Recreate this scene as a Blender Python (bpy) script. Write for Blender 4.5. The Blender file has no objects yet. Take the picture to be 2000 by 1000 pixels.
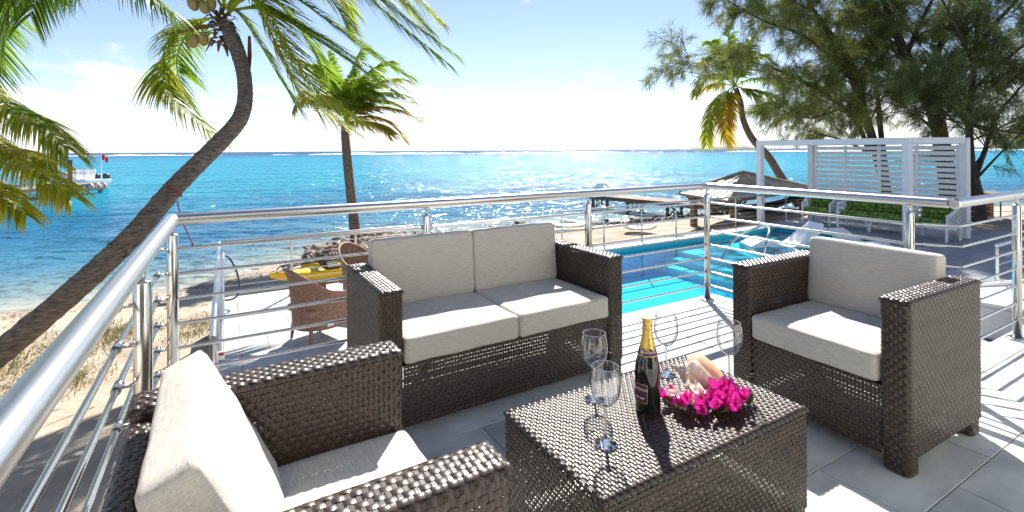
import bpy, bmesh, math, random
import numpy as np
from mathutils import Vector, Matrix

R = math.radians
rng = np.random.default_rng(7)
random.seed(7)
scn = bpy.context.scene
COL = scn.collection

# ------------------------------------------------------------------ camera
EYE = 1.3
YAW = R(30)
ROLL = 0.0066
FPX = 970.0           # focal length in pixels of a 2000 px wide picture
cam_d = bpy.data.cameras.new('camera')
cam = bpy.data.objects.new('camera', cam_d)
COL.objects.link(cam)
cam_d.sensor_width = 36
cam_d.lens = FPX / 2000 * 36
cam_d.shift_y = -(500 - 293.3) / 2000
cam_d.clip_start = 0.02
cam_d.clip_end = 20000
cam.matrix_world = (Matrix.Translation((0, 0, EYE)) @ Matrix.Rotation(-YAW, 4, 'Z')
                    @ Matrix.Rotation(R(90), 4, 'X') @ Matrix.Rotation(-ROLL, 4, 'Z'))
scn.camera = cam

# ------------------------------------------------------------------ sun, sky, exposure
SUN_EL = R(45)
SUN_DIR = Vector((0.588 * math.cos(SUN_EL), 0.809 * math.cos(SUN_EL), math.sin(SUN_EL)))
SKY_STRENGTH = 0.084
sun_d = bpy.data.lights.new('sun', 'SUN')
sun_d.energy = 4.5
sun_d.angle = R(0.5)
sun_d.color = (1.0, 0.95, 0.87)
sun = bpy.data.objects.new('sun', sun_d)
COL.objects.link(sun)
sun.rotation_euler = (-SUN_DIR).to_track_quat('-Z', 'Y').to_euler()
world = bpy.data.worlds.new('World')
scn.world = world
world.use_nodes = True
wn, wl = world.node_tree.nodes, world.node_tree.links
wn.clear()
w_out = wn.new('ShaderNodeOutputWorld')
w_bg = wn.new('ShaderNodeBackground')
w_bg.inputs['Strength'].default_value = SKY_STRENGTH
sky = wn.new('ShaderNodeTexSky')
sky.sky_type = 'NISHITA'
sky.sun_disc = False
sky.sun_elevation = SUN_EL
sky.sun_rotation = math.atan2(SUN_DIR.x, SUN_DIR.y)
sky.air_density = 0.8
sky.dust_density = 0.1
sky.ozone_density = 2.2
# fair-weather cumulus low over the horizon and faint cirrus above
tc = wn.new('ShaderNodeTexCoord')
mp = wn.new('ShaderNodeMapping'); mp.inputs['Scale'].default_value = (3.2, 3.2, 11)
nz = wn.new('ShaderNodeTexNoise'); nz.inputs['Scale'].default_value = 1.7; nz.inputs['Detail'].default_value = 9; nz.inputs['Roughness'].default_value = 0.58
sep = wn.new('ShaderNodeSeparateXYZ')
fall = wn.new('ShaderNodeMapRange'); fall.inputs[1].default_value = 0.0; fall.inputs[2].default_value = 0.17; fall.inputs[3].default_value = 0.24; fall.inputs[4].default_value = -0.10
add = wn.new('ShaderNodeMath'); add.operation = 'ADD'
cr = wn.new('ShaderNodeMapRange'); cr.inputs[1].default_value = 0.51; cr.inputs[2].default_value = 0.66; cr.interpolation_type = 'SMOOTHSTEP'
cmul = wn.new('ShaderNodeMath'); cmul.operation = 'MULTIPLY'; cmul.inputs[1].default_value = 0.92
mixc = wn.new('ShaderNodeMix'); mixc.data_type = 'RGBA'
mixc.inputs['B'].default_value = (5.4, 5.5, 5.6, 1)
wl.new(tc.outputs['Generated'], mp.inputs['Vector']); wl.new(mp.outputs['Vector'], nz.inputs['Vector'])
wl.new(tc.outputs['Generated'], sep.inputs[0]); wl.new(sep.outputs['Z'], fall.inputs[0])
wl.new(nz.outputs['Fac'], add.inputs[0]); wl.new(fall.outputs[0], add.inputs[1]); wl.new(add.outputs[0], cr.inputs[0])
wl.new(cr.outputs[0], cmul.inputs[0]); wl.new(cmul.outputs[0], mixc.inputs['Factor'])
wb = wn.new('ShaderNodeMix'); wb.data_type = 'RGBA'; wb.blend_type = 'MULTIPLY'; wb.inputs['Factor'].default_value = 1     # camera white balance of the sky
wb.inputs['B'].default_value = (0.98, 0.88, 0.88, 1)
wl.new(sky.outputs['Color'], wb.inputs['A']); wl.new(wb.outputs['Result'], mixc.inputs['A']); wl.new(mixc.outputs['Result'], w_bg.inputs['Color'])
wl.new(w_bg.outputs[0], w_out.inputs[0])
scn.view_settings.view_transform = 'Standard'
scn.view_settings.look = 'None'
scn.view_settings.exposure = 1.27
scn.view_settings.gamma = 1
scn.view_settings.use_curve_mapping = False
scn.render.engine = 'CYCLES'
scn.cycles.use_denoising = True
scn.cycles.max_bounces = 8
scn.cycles.transparent_max_bounces = 16
scn.cycles.sample_clamp_indirect = 6

# ------------------------------------------------------------------ helpers
def spot(px, py, depth):
    """A point of the place that lies `depth` metres ahead, read off the surveyed photograph."""
    dx, dy = px - 1000, py - 293.3
    c, s = math.cos(ROLL), math.sin(ROLL)
    a, b = (c * dx - s * dy) / FPX, (s * dx + c * dy) / FPX
    cy, sy = math.cos(YAW), math.sin(YAW)
    return np.array([(a * cy + sy) * depth, (-a * sy + cy) * depth, EYE - b * depth])

def ground(px, py, z):
    p = spot(px, py, 1.0) - np.array([0, 0, EYE])
    return np.array([0, 0, EYE]) + p * ((z - EYE) / p[2])

def nrm(v):
    v = np.asarray(v, float)
    return v / np.maximum(np.linalg.norm(v, axis=-1, keepdims=True), 1e-9)

class MB:
    """Collects pieces of ONE mesh."""
    def __init__(s):
        s.v, s.q, s.t, s.g, s.c, s.n = [], [], [], [], [], 0
    def add(s, v, q=None, t=None, g=None, c=None):
        v = np.asarray(v, float).reshape(-1, 3)
        if q is not None and len(q): s.q.append(np.asarray(q, np.int64) + s.n)
        if t is not None and len(t): s.t.append(np.asarray(t, np.int64) + s.n)
        if g is not None:
            for f in g: s.g.append([i + s.n for i in f])
        s.v.append(v)
        if c is not None: s.c.append(np.broadcast_to(np.asarray(c, float), (len(v), 3)).copy())
        else: s.c.append(np.ones((len(v), 3)))
        s.n += len(v)
        return s
    def grid(s, P, cu=False, cv=False, c=None):
        P = np.asarray(P, float); n, m = P.shape[:2]
        idx = np.arange(n * m).reshape(n, m)
        if cu: idx = np.vstack([idx, idx[:1]])
        if cv: idx = np.hstack([idx, idx[:, :1]])
        q = np.stack([idx[:-1, :-1], idx[1:, :-1], idx[1:, 1:], idx[:-1, 1:]], -1).reshape(-1, 4)
        return s.add(P.reshape(-1, 3), q=q, c=c)
    def box(s, cx, cy, cz, sx, sy, sz, M=None, bev=0.0, c=None):
        """A box with chamfered edges (bev metres)."""
        h = np.array([sx, sy, sz]) / 2.0
        b = min(bev, h.min() * 0.45)
        if b <= 0:
            v = np.array([[x, y, z] for x in (-1, 1) for y in (-1, 1) for z in (-1, 1)], float) * h
            q = [[0, 1, 3, 2], [4, 6, 7, 5], [0, 4, 5, 1], [2, 3, 7, 6], [0, 2, 6, 4], [1, 5, 7, 3]]
            v = v if M is None else v @ np.array(M.to_3x3()).T
            return s.add(v + [cx, cy, cz], q=q, c=c)
        v, ids = [], {}
        for a in range(3):
            for sg in (-1, 1):
                for p in (-1, 1):
                    for r in (-1, 1):
                        w = [0, 0, 0]
                        w[a] = sg * h[a]; w[(a + 1) % 3] = p * (h[(a + 1) % 3] - b); w[(a + 2) % 3] = r * (h[(a + 2) % 3] - b)
                        ids[(a, sg, p, r)] = len(v); v.append(w)
        q, t = [], []
        for a in range(3):
            for sg in (-1, 1):
                f = [ids[(a, sg, -1, -1)], ids[(a, sg, 1, -1)], ids[(a, sg, 1, 1)], ids[(a, sg, -1, 1)]]
                q.append(f if sg > 0 else f[::-1])
            # edges between axis a and axis a+1 (run along axis a+2)
            for sa in (-1, 1):
                for sb in (-1, 1):
                    A = [ids[(a, sa, sb, r)] for r in (-1, 1)]
                    B = [ids[((a + 1) % 3, sb, r, sa)] for r in (-1, 1)]
                    f = [A[0], B[0], B[1], A[1]]
                    q.append(f if sa * sb > 0 else f[::-1])
        for sx_ in (-1, 1):
            for sy_ in (-1, 1):
                for sz_ in (-1, 1):
                    f = [ids[(0, sx_, sy_, sz_)], ids[(1, sy_, sz_, sx_)], ids[(2, sz_, sx_, sy_)]]
                    t.append(f if sx_ * sy_ * sz_ > 0 else f[::-1])
        v = np.array(v)
        if M is not None: v = v @ np.array(M.to_3x3()).T
        return s.add(v + [cx, cy, cz], q=q, t=t, c=c)
    def tube(s, path, r, n=10, caps=True, c=None, closed=False):
        P = np.asarray(path, float); k = len(P)
        r = np.broadcast_to(np.asarray(r, float), (k,))
        if closed:
            T = nrm(np.roll(P, -1, 0) - np.roll(P, 1, 0))
        else:
            T = np.empty_like(P); T[1:-1] = P[2:] - P[:-2]; T[0] = P[1] - P[0]; T[-1] = P[-1] - P[-2]
            T = nrm(T)
        up = np.array([0, 0, 1.0]) if abs(T[0][2]) < 0.9 else np.array([1.0, 0, 0])
        N = np.empty_like(P)
        for i in range(k):
            u = up - T[i] * np.dot(up, T[i]); u = u / max(np.linalg.norm(u), 1e-9)
            N[i] = u; up = u
        B = np.cross(T, N)
        a = np.linspace(0, 2 * np.pi, n, endpoint=False)
        ring = P[:, None] + r[:, None, None] * (np.cos(a)[None, :, None] * N[:, None] + np.sin(a)[None, :, None] * B[:, None])
        base = s.n
        s.grid(ring, cv=True, cu=closed, c=c)
        if caps and not closed:
            s.g.append([base + i for i in range(n)][::-1]); s.g.append([base + (k - 1) * n + i for i in range(n)])
        return s
    def lathe(s, prof, n=24, centre=(0, 0, 0), c=None, caps=True):
        p = np.asarray(prof, float)
        a = np.linspace(0, 2 * np.pi, n, endpoint=False)
        P = np.stack([p[:, 0][:, None] * np.cos(a), p[:, 0][:, None] * np.sin(a), np.repeat(p[:, 1][:, None], n, 1)], -1) + np.array(centre)
        b = s.n
        s.grid(P[:, ::-1] if False else P, cv=True, c=c)
        s.q[-1] = s.q[-1][:, ::-1]
        if caps:
            if p[0, 0] > 1e-5: s.g.append([b + i for i in range(n)][::-1])
            if p[-1, 0] > 1e-5: s.g.append([b + (len(p) - 1) * n + i for i in range(n)])
        return s
    def mesh(s, name, smooth=True, sharp=None):
        V = np.concatenate(s.v) if s.v else np.zeros((0, 3))
        Q = np.concatenate(s.q) if s.q else np.zeros((0, 4), np.int64)
        T = np.concatenate(s.t) if s.t else np.zeros((0, 3), np.int64)
        loops = [Q.ravel(), T.ravel()]
        sizes = [np.full(len(Q), 4), np.full(len(T), 3)]
        for g in s.g:
            loops.append(np.array(g)); sizes.append(np.array([len(g)]))
        L = np.concatenate(loops).astype(np.int32); S = np.concatenate(sizes).astype(np.int32)
        me = bpy.data.meshes.new(name)
        me.vertices.add(len(V)); me.vertices.foreach_set('co', V.astype(np.float32).ravel())
        me.loops.add(len(L)); me.loops.foreach_set('vertex_index', L)
        me.polygons.add(len(S))
        st = np.zeros(len(S), np.int32); st[1:] = np.cumsum(S)[:-1]
        me.polygons.foreach_set('loop_start', st)
        try: me.polygons.foreach_set('loop_total', S)
        except Exception: pass
        me.polygons.foreach_set('use_smooth', np.full(len(S), bool(smooth)))
        C = np.concatenate(s.c)
        if not np.all(C == 1):
            at = me.color_attributes.new('tint', 'FLOAT_COLOR', 'POINT')
            at.data.foreach_set('color', np.hstack([C, np.ones((len(C), 1))]).astype(np.float32).ravel())
        me.update(calc_edges=True); me.validate()
        if sharp is not None and smooth:
            me.set_sharp_from_angle(angle=R(sharp))
        return me
    def build(s, name, m, parent=None, smooth=True, sharp=40, loc=None):
        return obj(name, s.mesh(name, smooth, sharp), m, parent, loc)

def obj(name, me, m, parent=None, loc=None):
    o = bpy.data.objects.new(name, me)
    if m is not None and len(me.materials) == 0: me.materials.append(m)
    COL.objects.link(o)
    if parent is not None: o.parent = parent
    if loc is not None: o.location = loc
    return o

def tag(o, label=None, cat=None, group=None, kind=None):
    if label: o['label'] = label
    if cat: o['category'] = cat
    if group: o['group'] = group
    if kind: o['kind'] = kind
    return o

def thing(name, label, cat, loc=(0, 0, 0), rz=0.0, group=None):
    o = bpy.data.objects.new(name, None)
    o.empty_display_size = 0.1
    COL.objects.link(o); o.location = loc; o.rotation_euler = (0, 0, rz)
    return tag(o, label, cat, group)

def dup(root, loc=None, rz=None, label=None, group=None, scale=None):
    r = root.copy(); COL.objects.link(r)
    if loc is not None: r.location = loc
    if rz is not None: r.rotation_euler = (0, 0, rz)
    if scale is not None: r.scale = scale
    if label: r['label'] = label
    if group: r['group'] = group
    for ch in list(root.children):
        c = ch.copy(); COL.objects.link(c); c.parent = r
        for g in list(ch.children):
            d = g.copy(); COL.objects.link(d); d.parent = c
    return r

# ------------------------------------------------------------------ materials
def mat(name, col, rough=0.6, metal=0.0, col2=None, scale=8.0, detail=4.0, stretch=(1, 1, 1), bump=0.0, bump_scale=None, bump_dist=0.01,
        spec=0.5, tint=False, trans=0.0, coat=0.0, rough2=None, lo=0.35, hi=0.65, ior=None, sheen=0.0, vary=0.0):
    m = bpy.data.materials.new(name); m.use_nodes = True
    nt = m.node_tree; n, l = nt.nodes, nt.links
    b = n['Principled BSDF']
    b.inputs['Roughness'].default_value = rough; b.inputs['Metallic'].default_value = metal
    b.inputs['Specular IOR Level'].default_value = spec
    b.inputs['Coat Weight'].default_value = coat
    if sheen: b.inputs['Sheen Weight'].default_value = sheen
    if ior: b.inputs['IOR'].default_value = ior
    c4 = (*col, 1)
    b.inputs['Base Color'].default_value = c4
    csock = None
    tex = mpn = None
    if col2 is not None or bump or rough2 is not None:
        co = n.new('ShaderNodeTexCoord'); mpn = n.new('ShaderNodeMapping'); mpn.inputs['Scale'].default_value = stretch
        l.new(co.outputs['Object'], mpn.inputs['Vector'])
        tex = n.new('ShaderNodeTexNoise'); tex.inputs['Scale'].default_value = scale; tex.inputs['Detail'].default_value = detail
        l.new(mpn.outputs['Vector'], tex.inputs['Vector'])
    if col2 is not None:
        rm = n.new('ShaderNodeMapRange'); rm.inputs[1].default_value = lo; rm.inputs[2].default_value = hi
        l.new(tex.outputs['Fac'], rm.inputs[0])
        mx = n.new('ShaderNodeMix'); mx.data_type = 'RGBA'
        mx.inputs['A'].default_value = c4; mx.inputs['B'].default_value = (*col2, 1)
        l.new(rm.outputs[0], mx.inputs['Factor']); csock = mx.outputs['Result']
    if rough2 is not None:
        rr = n.new('ShaderNodeMapRange'); rr.inputs[1].default_value = lo; rr.inputs[2].default_value = hi
        rr.inputs[3].default_value = rough; rr.inputs[4].default_value = rough2
        l.new(tex.outputs['Fac'], rr.inputs[0]); l.new(rr.outputs[0], b.inputs['Roughness'])
    if tint:
        at = n.new('ShaderNodeVertexColor'); at.layer_name = 'tint'
        if csock is not None:
            mu = n.new('ShaderNodeMix'); mu.data_type = 'RGBA'; mu.blend_type = 'MULTIPLY'; mu.inputs['Factor'].default_value = 1
            l.new(csock, mu.inputs['A']); l.new(at.outputs['Color'], mu.inputs['B']); csock = mu.outputs['Result']
        else: csock = at.outputs['Color']
    if vary and csock is not None:
        oi = n.new('ShaderNodeObjectInfo'); vr = n.new('ShaderNodeMapRange'); vr.inputs[3].default_value = 1 - vary; vr.inputs[4].default_value = 1 + vary * .4
        l.new(oi.outputs['Random'], vr.inputs[0]); mv = n.new('ShaderNodeVectorMath'); mv.operation = 'SCALE'
        l.new(csock, mv.inputs[0]); l.new(vr.outputs[0], mv.inputs['Scale']); csock = mv.outputs[0]
        l.new(oi.outputs['Random'], mpn.inputs['Location']) if mpn is not None else None
    if csock is not None: l.new(csock, b.inputs['Base Color'])
    if bump:
        bt = tex
        if bump_scale:
            bt = n.new('ShaderNodeTexNoise'); bt.inputs['Scale'].default_value = bump_scale; bt.inputs['Detail'].default_value = 5
            l.new(mpn.outputs['Vector'], bt.inputs['Vector'])
        bp = n.new('ShaderNodeBump'); bp.inputs['Strength'].default_value = bump; bp.inputs['Distance'].default_value = bump_dist
        l.new(bt.outputs['Fac'], bp.inputs['Height']); l.new(bp.outputs['Normal'], b.inputs['Normal'])
    if trans:
        tr = n.new('ShaderNodeBsdfTranslucent'); ms = n.new('ShaderNodeMixShader'); ms.inputs[0].default_value = trans
        if csock is not None: l.new(csock, tr.inputs['Color'])
        else: tr.inputs['Color'].default_value = c4
        l.new(b.outputs[0], ms.inputs[1]); l.new(tr.outputs[0], ms.inputs[2])
        l.new(ms.outputs[0], n['Material Output'].inputs['Surface'])
    return m

M = {}
M['steel'] = mat('stainless_steel', (0.56, 0.55, 0.53), 0.20, 1.0)
M['satin'] = mat('satin_steel', (0.60, 0.59, 0.57), 0.30, 1.0)
M['steel_old'] = mat('brushed_steel', (0.62, 0.61, 0.59), 0.28, 1.0)
M['rattan'] = mat('brown_resin_strand', (0.034, 0.022, 0.0145), 0.36, col2=(0.056, 0.038, 0.026), scale=45, spec=0.55, tint=True)
M['rattan_dark'] = mat('dark_resin', (0.02, 0.017, 0.016), 0.5)
M['cushion'] = mat('grey_linen', (0.575, 0.545, 0.48), 0.9, col2=(0.46, 0.435, 0.385), scale=170, stretch=(1, .16, 2.5), detail=3, bump=0.15, bump_scale=200, bump_dist=0.001, spec=0.12)
M['tile'] = mat('terrace_stone_tile', (0.58, 0.59, 0.555), 0.40, col2=(0.37, 0.39, 0.37), scale=3.2, detail=11, stretch=(1, 2.2, 1), bump=0.08, bump_scale=30, bump_dist=0.003, spec=0.4, vary=.16)
M['tile_low'] = mat('pale_deck_tile', (0.50, 0.50, 0.495), 0.5, col2=(0.43, 0.435, 0.435), scale=2.5, detail=7, spec=0.35, vary=.10)
M['tile_pool'] = mat('grey_deck_plank', (0.36, 0.37, 0.39), 0.55, col2=(0.27, 0.28, 0.30), scale=2.5, detail=7, stretch=(1, 5, 1), spec=0.35, vary=.22)
M['grout'] = mat('joint_grout', (0.16, 0.16, 0.155), 0.9)
M['coping'] = mat('white_coping', (0.66, 0.65, 0.62), 0.6, col2=(0.56, 0.55, 0.52), scale=4)
M['white'] = mat('white_paint', (0.80, 0.81, 0.81), 0.4, col2=(0.74, 0.75, 0.76), scale=3)
M['white_plastic'] = mat('white_plastic', (0.82, 0.83, 0.84), 0.35)
M['sand'] = mat('beach_sand', (0.47, 0.405, 0.32), 0.95, col2=(0.35, 0.285, 0.215), scale=1.3, detail=12, bump=0.7, bump_scale=7, bump_dist=0.05, spec=0.1, tint=True)
M['wood'] = mat('weathered_wood', (0.20, 0.14, 0.10), 0.85, col2=(0.12, 0.085, 0.06), scale=5, detail=8, stretch=(1, 6, 1))
M['wood_red'] = mat('brown_timber', (0.23, 0.115, 0.065), 0.7, col2=(0.15, 0.075, 0.045), scale=5, detail=8)
M['wood_pale'] = mat('bleached_timber', (0.34, 0.29, 0.25), 0.85, col2=(0.22, 0.19, 0.165), scale=4, detail=8)
M['roof'] = mat('aged_metal_roof', (0.50, 0.44, 0.38), 0.55, col2=(0.28, 0.24, 0.21), scale=2.0, detail=10, metal=0.15)
M['bark'] = mat('palm_bark', (0.23, 0.185, 0.145), 0.9, col2=(0.085, 0.07, 0.06), scale=9, detail=10, stretch=(1, 1, 3.5), bump=0.9, bump_scale=16, bump_dist=0.03)
M['bark_dark'] = mat('casuarina_bark', (0.075, 0.058, 0.045), 0.95, col2=(0.035, 0.028, 0.022), scale=7, detail=9, stretch=(2, 2, 0.5), bump=0.9, bump_dist=0.03)
M['frond'] = mat('palm_leaflet', (0.5, 0.5, 0.5), 0.36, tint=True, trans=0.62, spec=0.2)
M['stalk'] = mat('palm_stalk', (0.5, 0.5, 0.5), 0.45, tint=True)
M['fibre'] = mat('palm_sheath_fibre', (0.16, 0.095, 0.05), 0.95, col2=(0.07, 0.045, 0.03), scale=22, detail=6)
M['coconut'] = mat('green_coconut', (0.22, 0.21, 0.055), 0.45, col2=(0.30, 0.22, 0.06), scale=5)
M['needle'] = mat('casuarina_needle', (0.5, 0.5, 0.5), 0.6, tint=True, trans=0.4, spec=0.25)
M['rock'] = mat('coral_rock', (0.40, 0.31, 0.235), 0.95, col2=(0.19, 0.145, 0.11), scale=5, detail=10, bump=0.8, bump_dist=0.05)
M['rock_dark'] = mat('wet_dark_rock', (0.055, 0.047, 0.045), 0.7, col2=(0.11, 0.09, 0.08), scale=5, detail=9, bump=0.8, bump_dist=0.05)
M['kayak'] = mat('yellow_polyethylene', (0.88, 0.54, 0.015), 0.35)
M['black'] = mat('black_fabric', (0.02, 0.02, 0.022), 0.6)
M['wicker'] = mat('brown_wicker', (0.33, 0.185, 0.12), 0.6, col2=(0.22, 0.12, 0.075), scale=25)
M['green_cushion'] = mat('green_tufted_fabric', (0.26, 0.33, 0.055), 0.9, col2=(0.045, 0.16, 0.03), scale=11, detail=3, lo=.42, hi=.58)
M['gold'] = mat('gold_foil', (0.70, 0.47, 0.13), 0.3, 1.0, rough2=0.42, scale=60, bump=0.35, bump_scale=120, bump_dist=0.002)
M['bottle'] = mat('dark_bottle_glass', (0.004, 0.007, 0.006), 0.04, spec=0.7, coat=0.5)
M['label'] = mat('plum_paper', (0.075, 0.018, 0.040), 0.5, col2=(0.06, 0.014, 0.032), scale=30)
M['label_gold'] = mat('gold_print', (0.55, 0.36, 0.15), 0.4, 0.5)
M['print_white'] = mat('white_print', (0.78, 0.76, 0.76), 0.6)
M['shell'] = mat('conch_outside', (0.72, 0.60, 0.49), 0.4, col2=(0.56, 0.40, 0.29), scale=28, detail=6, tint=True)
M['shell_in'] = mat('conch_lip', (0.72, 0.38, 0.20), 0.22, col2=(0.76, 0.50, 0.36), scale=18)
M['bract'] = mat('magenta_bract', (0.62, 0.010, 0.27), 0.55, col2=(0.72, 0.03, 0.36), scale=40, trans=0.35)
M['bract_white'] = mat('pale_bract', (0.86, 0.80, 0.72), 0.6, col2=(0.86, 0.60, 0.60), scale=18, lo=.45, hi=.75, trans=0.35)
M['leaf'] = mat('green_leaf', (0.06, 0.12, 0.02), 0.45, col2=(0.10, 0.17, 0.03), scale=20, trans=0.3)
M['rope_red'] = mat('red_rope', (0.30, 0.03, 0.04), 0.85)
M['rope_dark'] = mat('dark_rope', (0.03, 0.022, 0.024), 0.9)
M['hose'] = mat('navy_hose', (0.02, 0.035, 0.12), 0.4)
M['flag'] = mat('red_flag', (0.55, 0.02, 0.03), 0.8, trans=0.3)
M['fender'] = mat('white_buoy', (0.75, 0.70, 0.66), 0.5, col2=(0.55, 0.22, 0.15), scale=6)
M['dry_grass'] = mat('dry_grass', (0.5, 0.5, 0.5), 0.9, tint=True, trans=0.25)
M['hill'] = mat('far_scrub', (0.17, 0.20, 0.15), 0.9, col2=(0.24, 0.26, 0.2), scale=0.02, detail=8)
M['foam'] = mat('sea_foam', (0.82, 0.84, 0.85), 0.9, spec=0.1)
M['hammock'] = mat('dark_hammock_net', (0.04, 0.04, 0.035), 0.9)
M['mesh_fabric'] = mat('pale_mesh_fabric', (0.62, 0.58, 0.56), 0.8)
M['pool_tile'] = mat('pool_mosaic', (0.010, 0.56, 0.72), 0.4, col2=(0.006, 0.46, 0.66), scale=9, detail=3)
M['ledge'] = mat('pool_ledge_plaster', (0.46, 0.70, 0.70), 0.5, col2=(0.36, 0.62, 0.64), scale=3)

def thin_glass():
    m = bpy.data.materials.new('thin_glass'); m.use_nodes = True
    n, l = m.node_tree.nodes, m.node_tree.links
    n.remove(n['Principled BSDF'])
    tr = n.new('ShaderNodeBsdfTransparent'); tr.inputs[0].default_value = (0.975, 0.985, 0.99, 1)
    gl = n.new('ShaderNodeBsdfGlossy'); gl.inputs['Roughness'].default_value = 0.02
    lw = n.new('ShaderNodeLayerWeight'); lw.inputs[0].default_value = 0.5
    pw = n.new('ShaderNodeMath'); pw.operation = 'POWER'; pw.inputs[1].default_value = 2.6
    fr = n.new('ShaderNodeMapRange'); fr.inputs[3].default_value = 0.06; fr.inputs[4].default_value = 0.95
    l.new(lw.outputs['Facing'], pw.inputs[0]); l.new(pw.outputs[0], fr.inputs[0])
    mx = n.new('ShaderNodeMixShader')
    l.new(fr.outputs[0], mx.inputs[0]); l.new(tr.outputs[0], mx.inputs[1]); l.new(gl.outputs[0], mx.inputs[2])
    l.new(mx.outputs[0], n['Material Output'].inputs['Surface'])
    return m
M['thin_glass'] = thin_glass()
M['glass'] = mat('solid_glass', (0.97, 0.985, 0.985), 0.01, ior=1.48)
M['glass'].node_tree.nodes['Principled BSDF'].inputs['Transmission Weight'].default_value = 1.0

def pool_water():
    m = bpy.data.materials.new('pool_water'); m.use_nodes = True
    n, l = m.node_tree.nodes, m.node_tree.links
    n.remove(n['Principled BSDF'])
    tr = n.new('ShaderNodeBsdfTransparent'); tr.inputs[0].default_value = (0.26, 0.86, 0.98, 1)
    gl = n.new('ShaderNodeBsdfGlossy'); gl.inputs['Roughness'].default_value = 0.03
    fr = n.new('ShaderNodeFresnel'); fr.inputs[0].default_value = 1.17
    mx = n.new('ShaderNodeMixShader')
    co = n.new('ShaderNodeTexCoord')
    nz = n.new('ShaderNodeTexNoise'); nz.inputs['Scale'].default_value = 3.2; nz.inputs['Detail'].default_value = 4
    bp = n.new('ShaderNodeBump'); bp.inputs['Strength'].default_value = 0.25; bp.inputs['Distance'].default_value = 0.03
    l.new(co.outputs['Object'], nz.inputs['Vector']); l.new(nz.outputs['Fac'], bp.inputs['Height'])
    l.new(bp.outputs[0], fr.inputs['Normal']); l.new(bp.outputs[0], gl.inputs['Normal'])
    l.new(fr.outputs[0], mx.inputs[0]); l.new(tr.outputs[0], mx.inputs[1]); l.new(gl.outputs[0], mx.inputs[2])
    l.new(mx.outputs[0], n['Material Output'].inputs['Surface'])
    return m
M['pool_water'] = pool_water()

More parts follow.
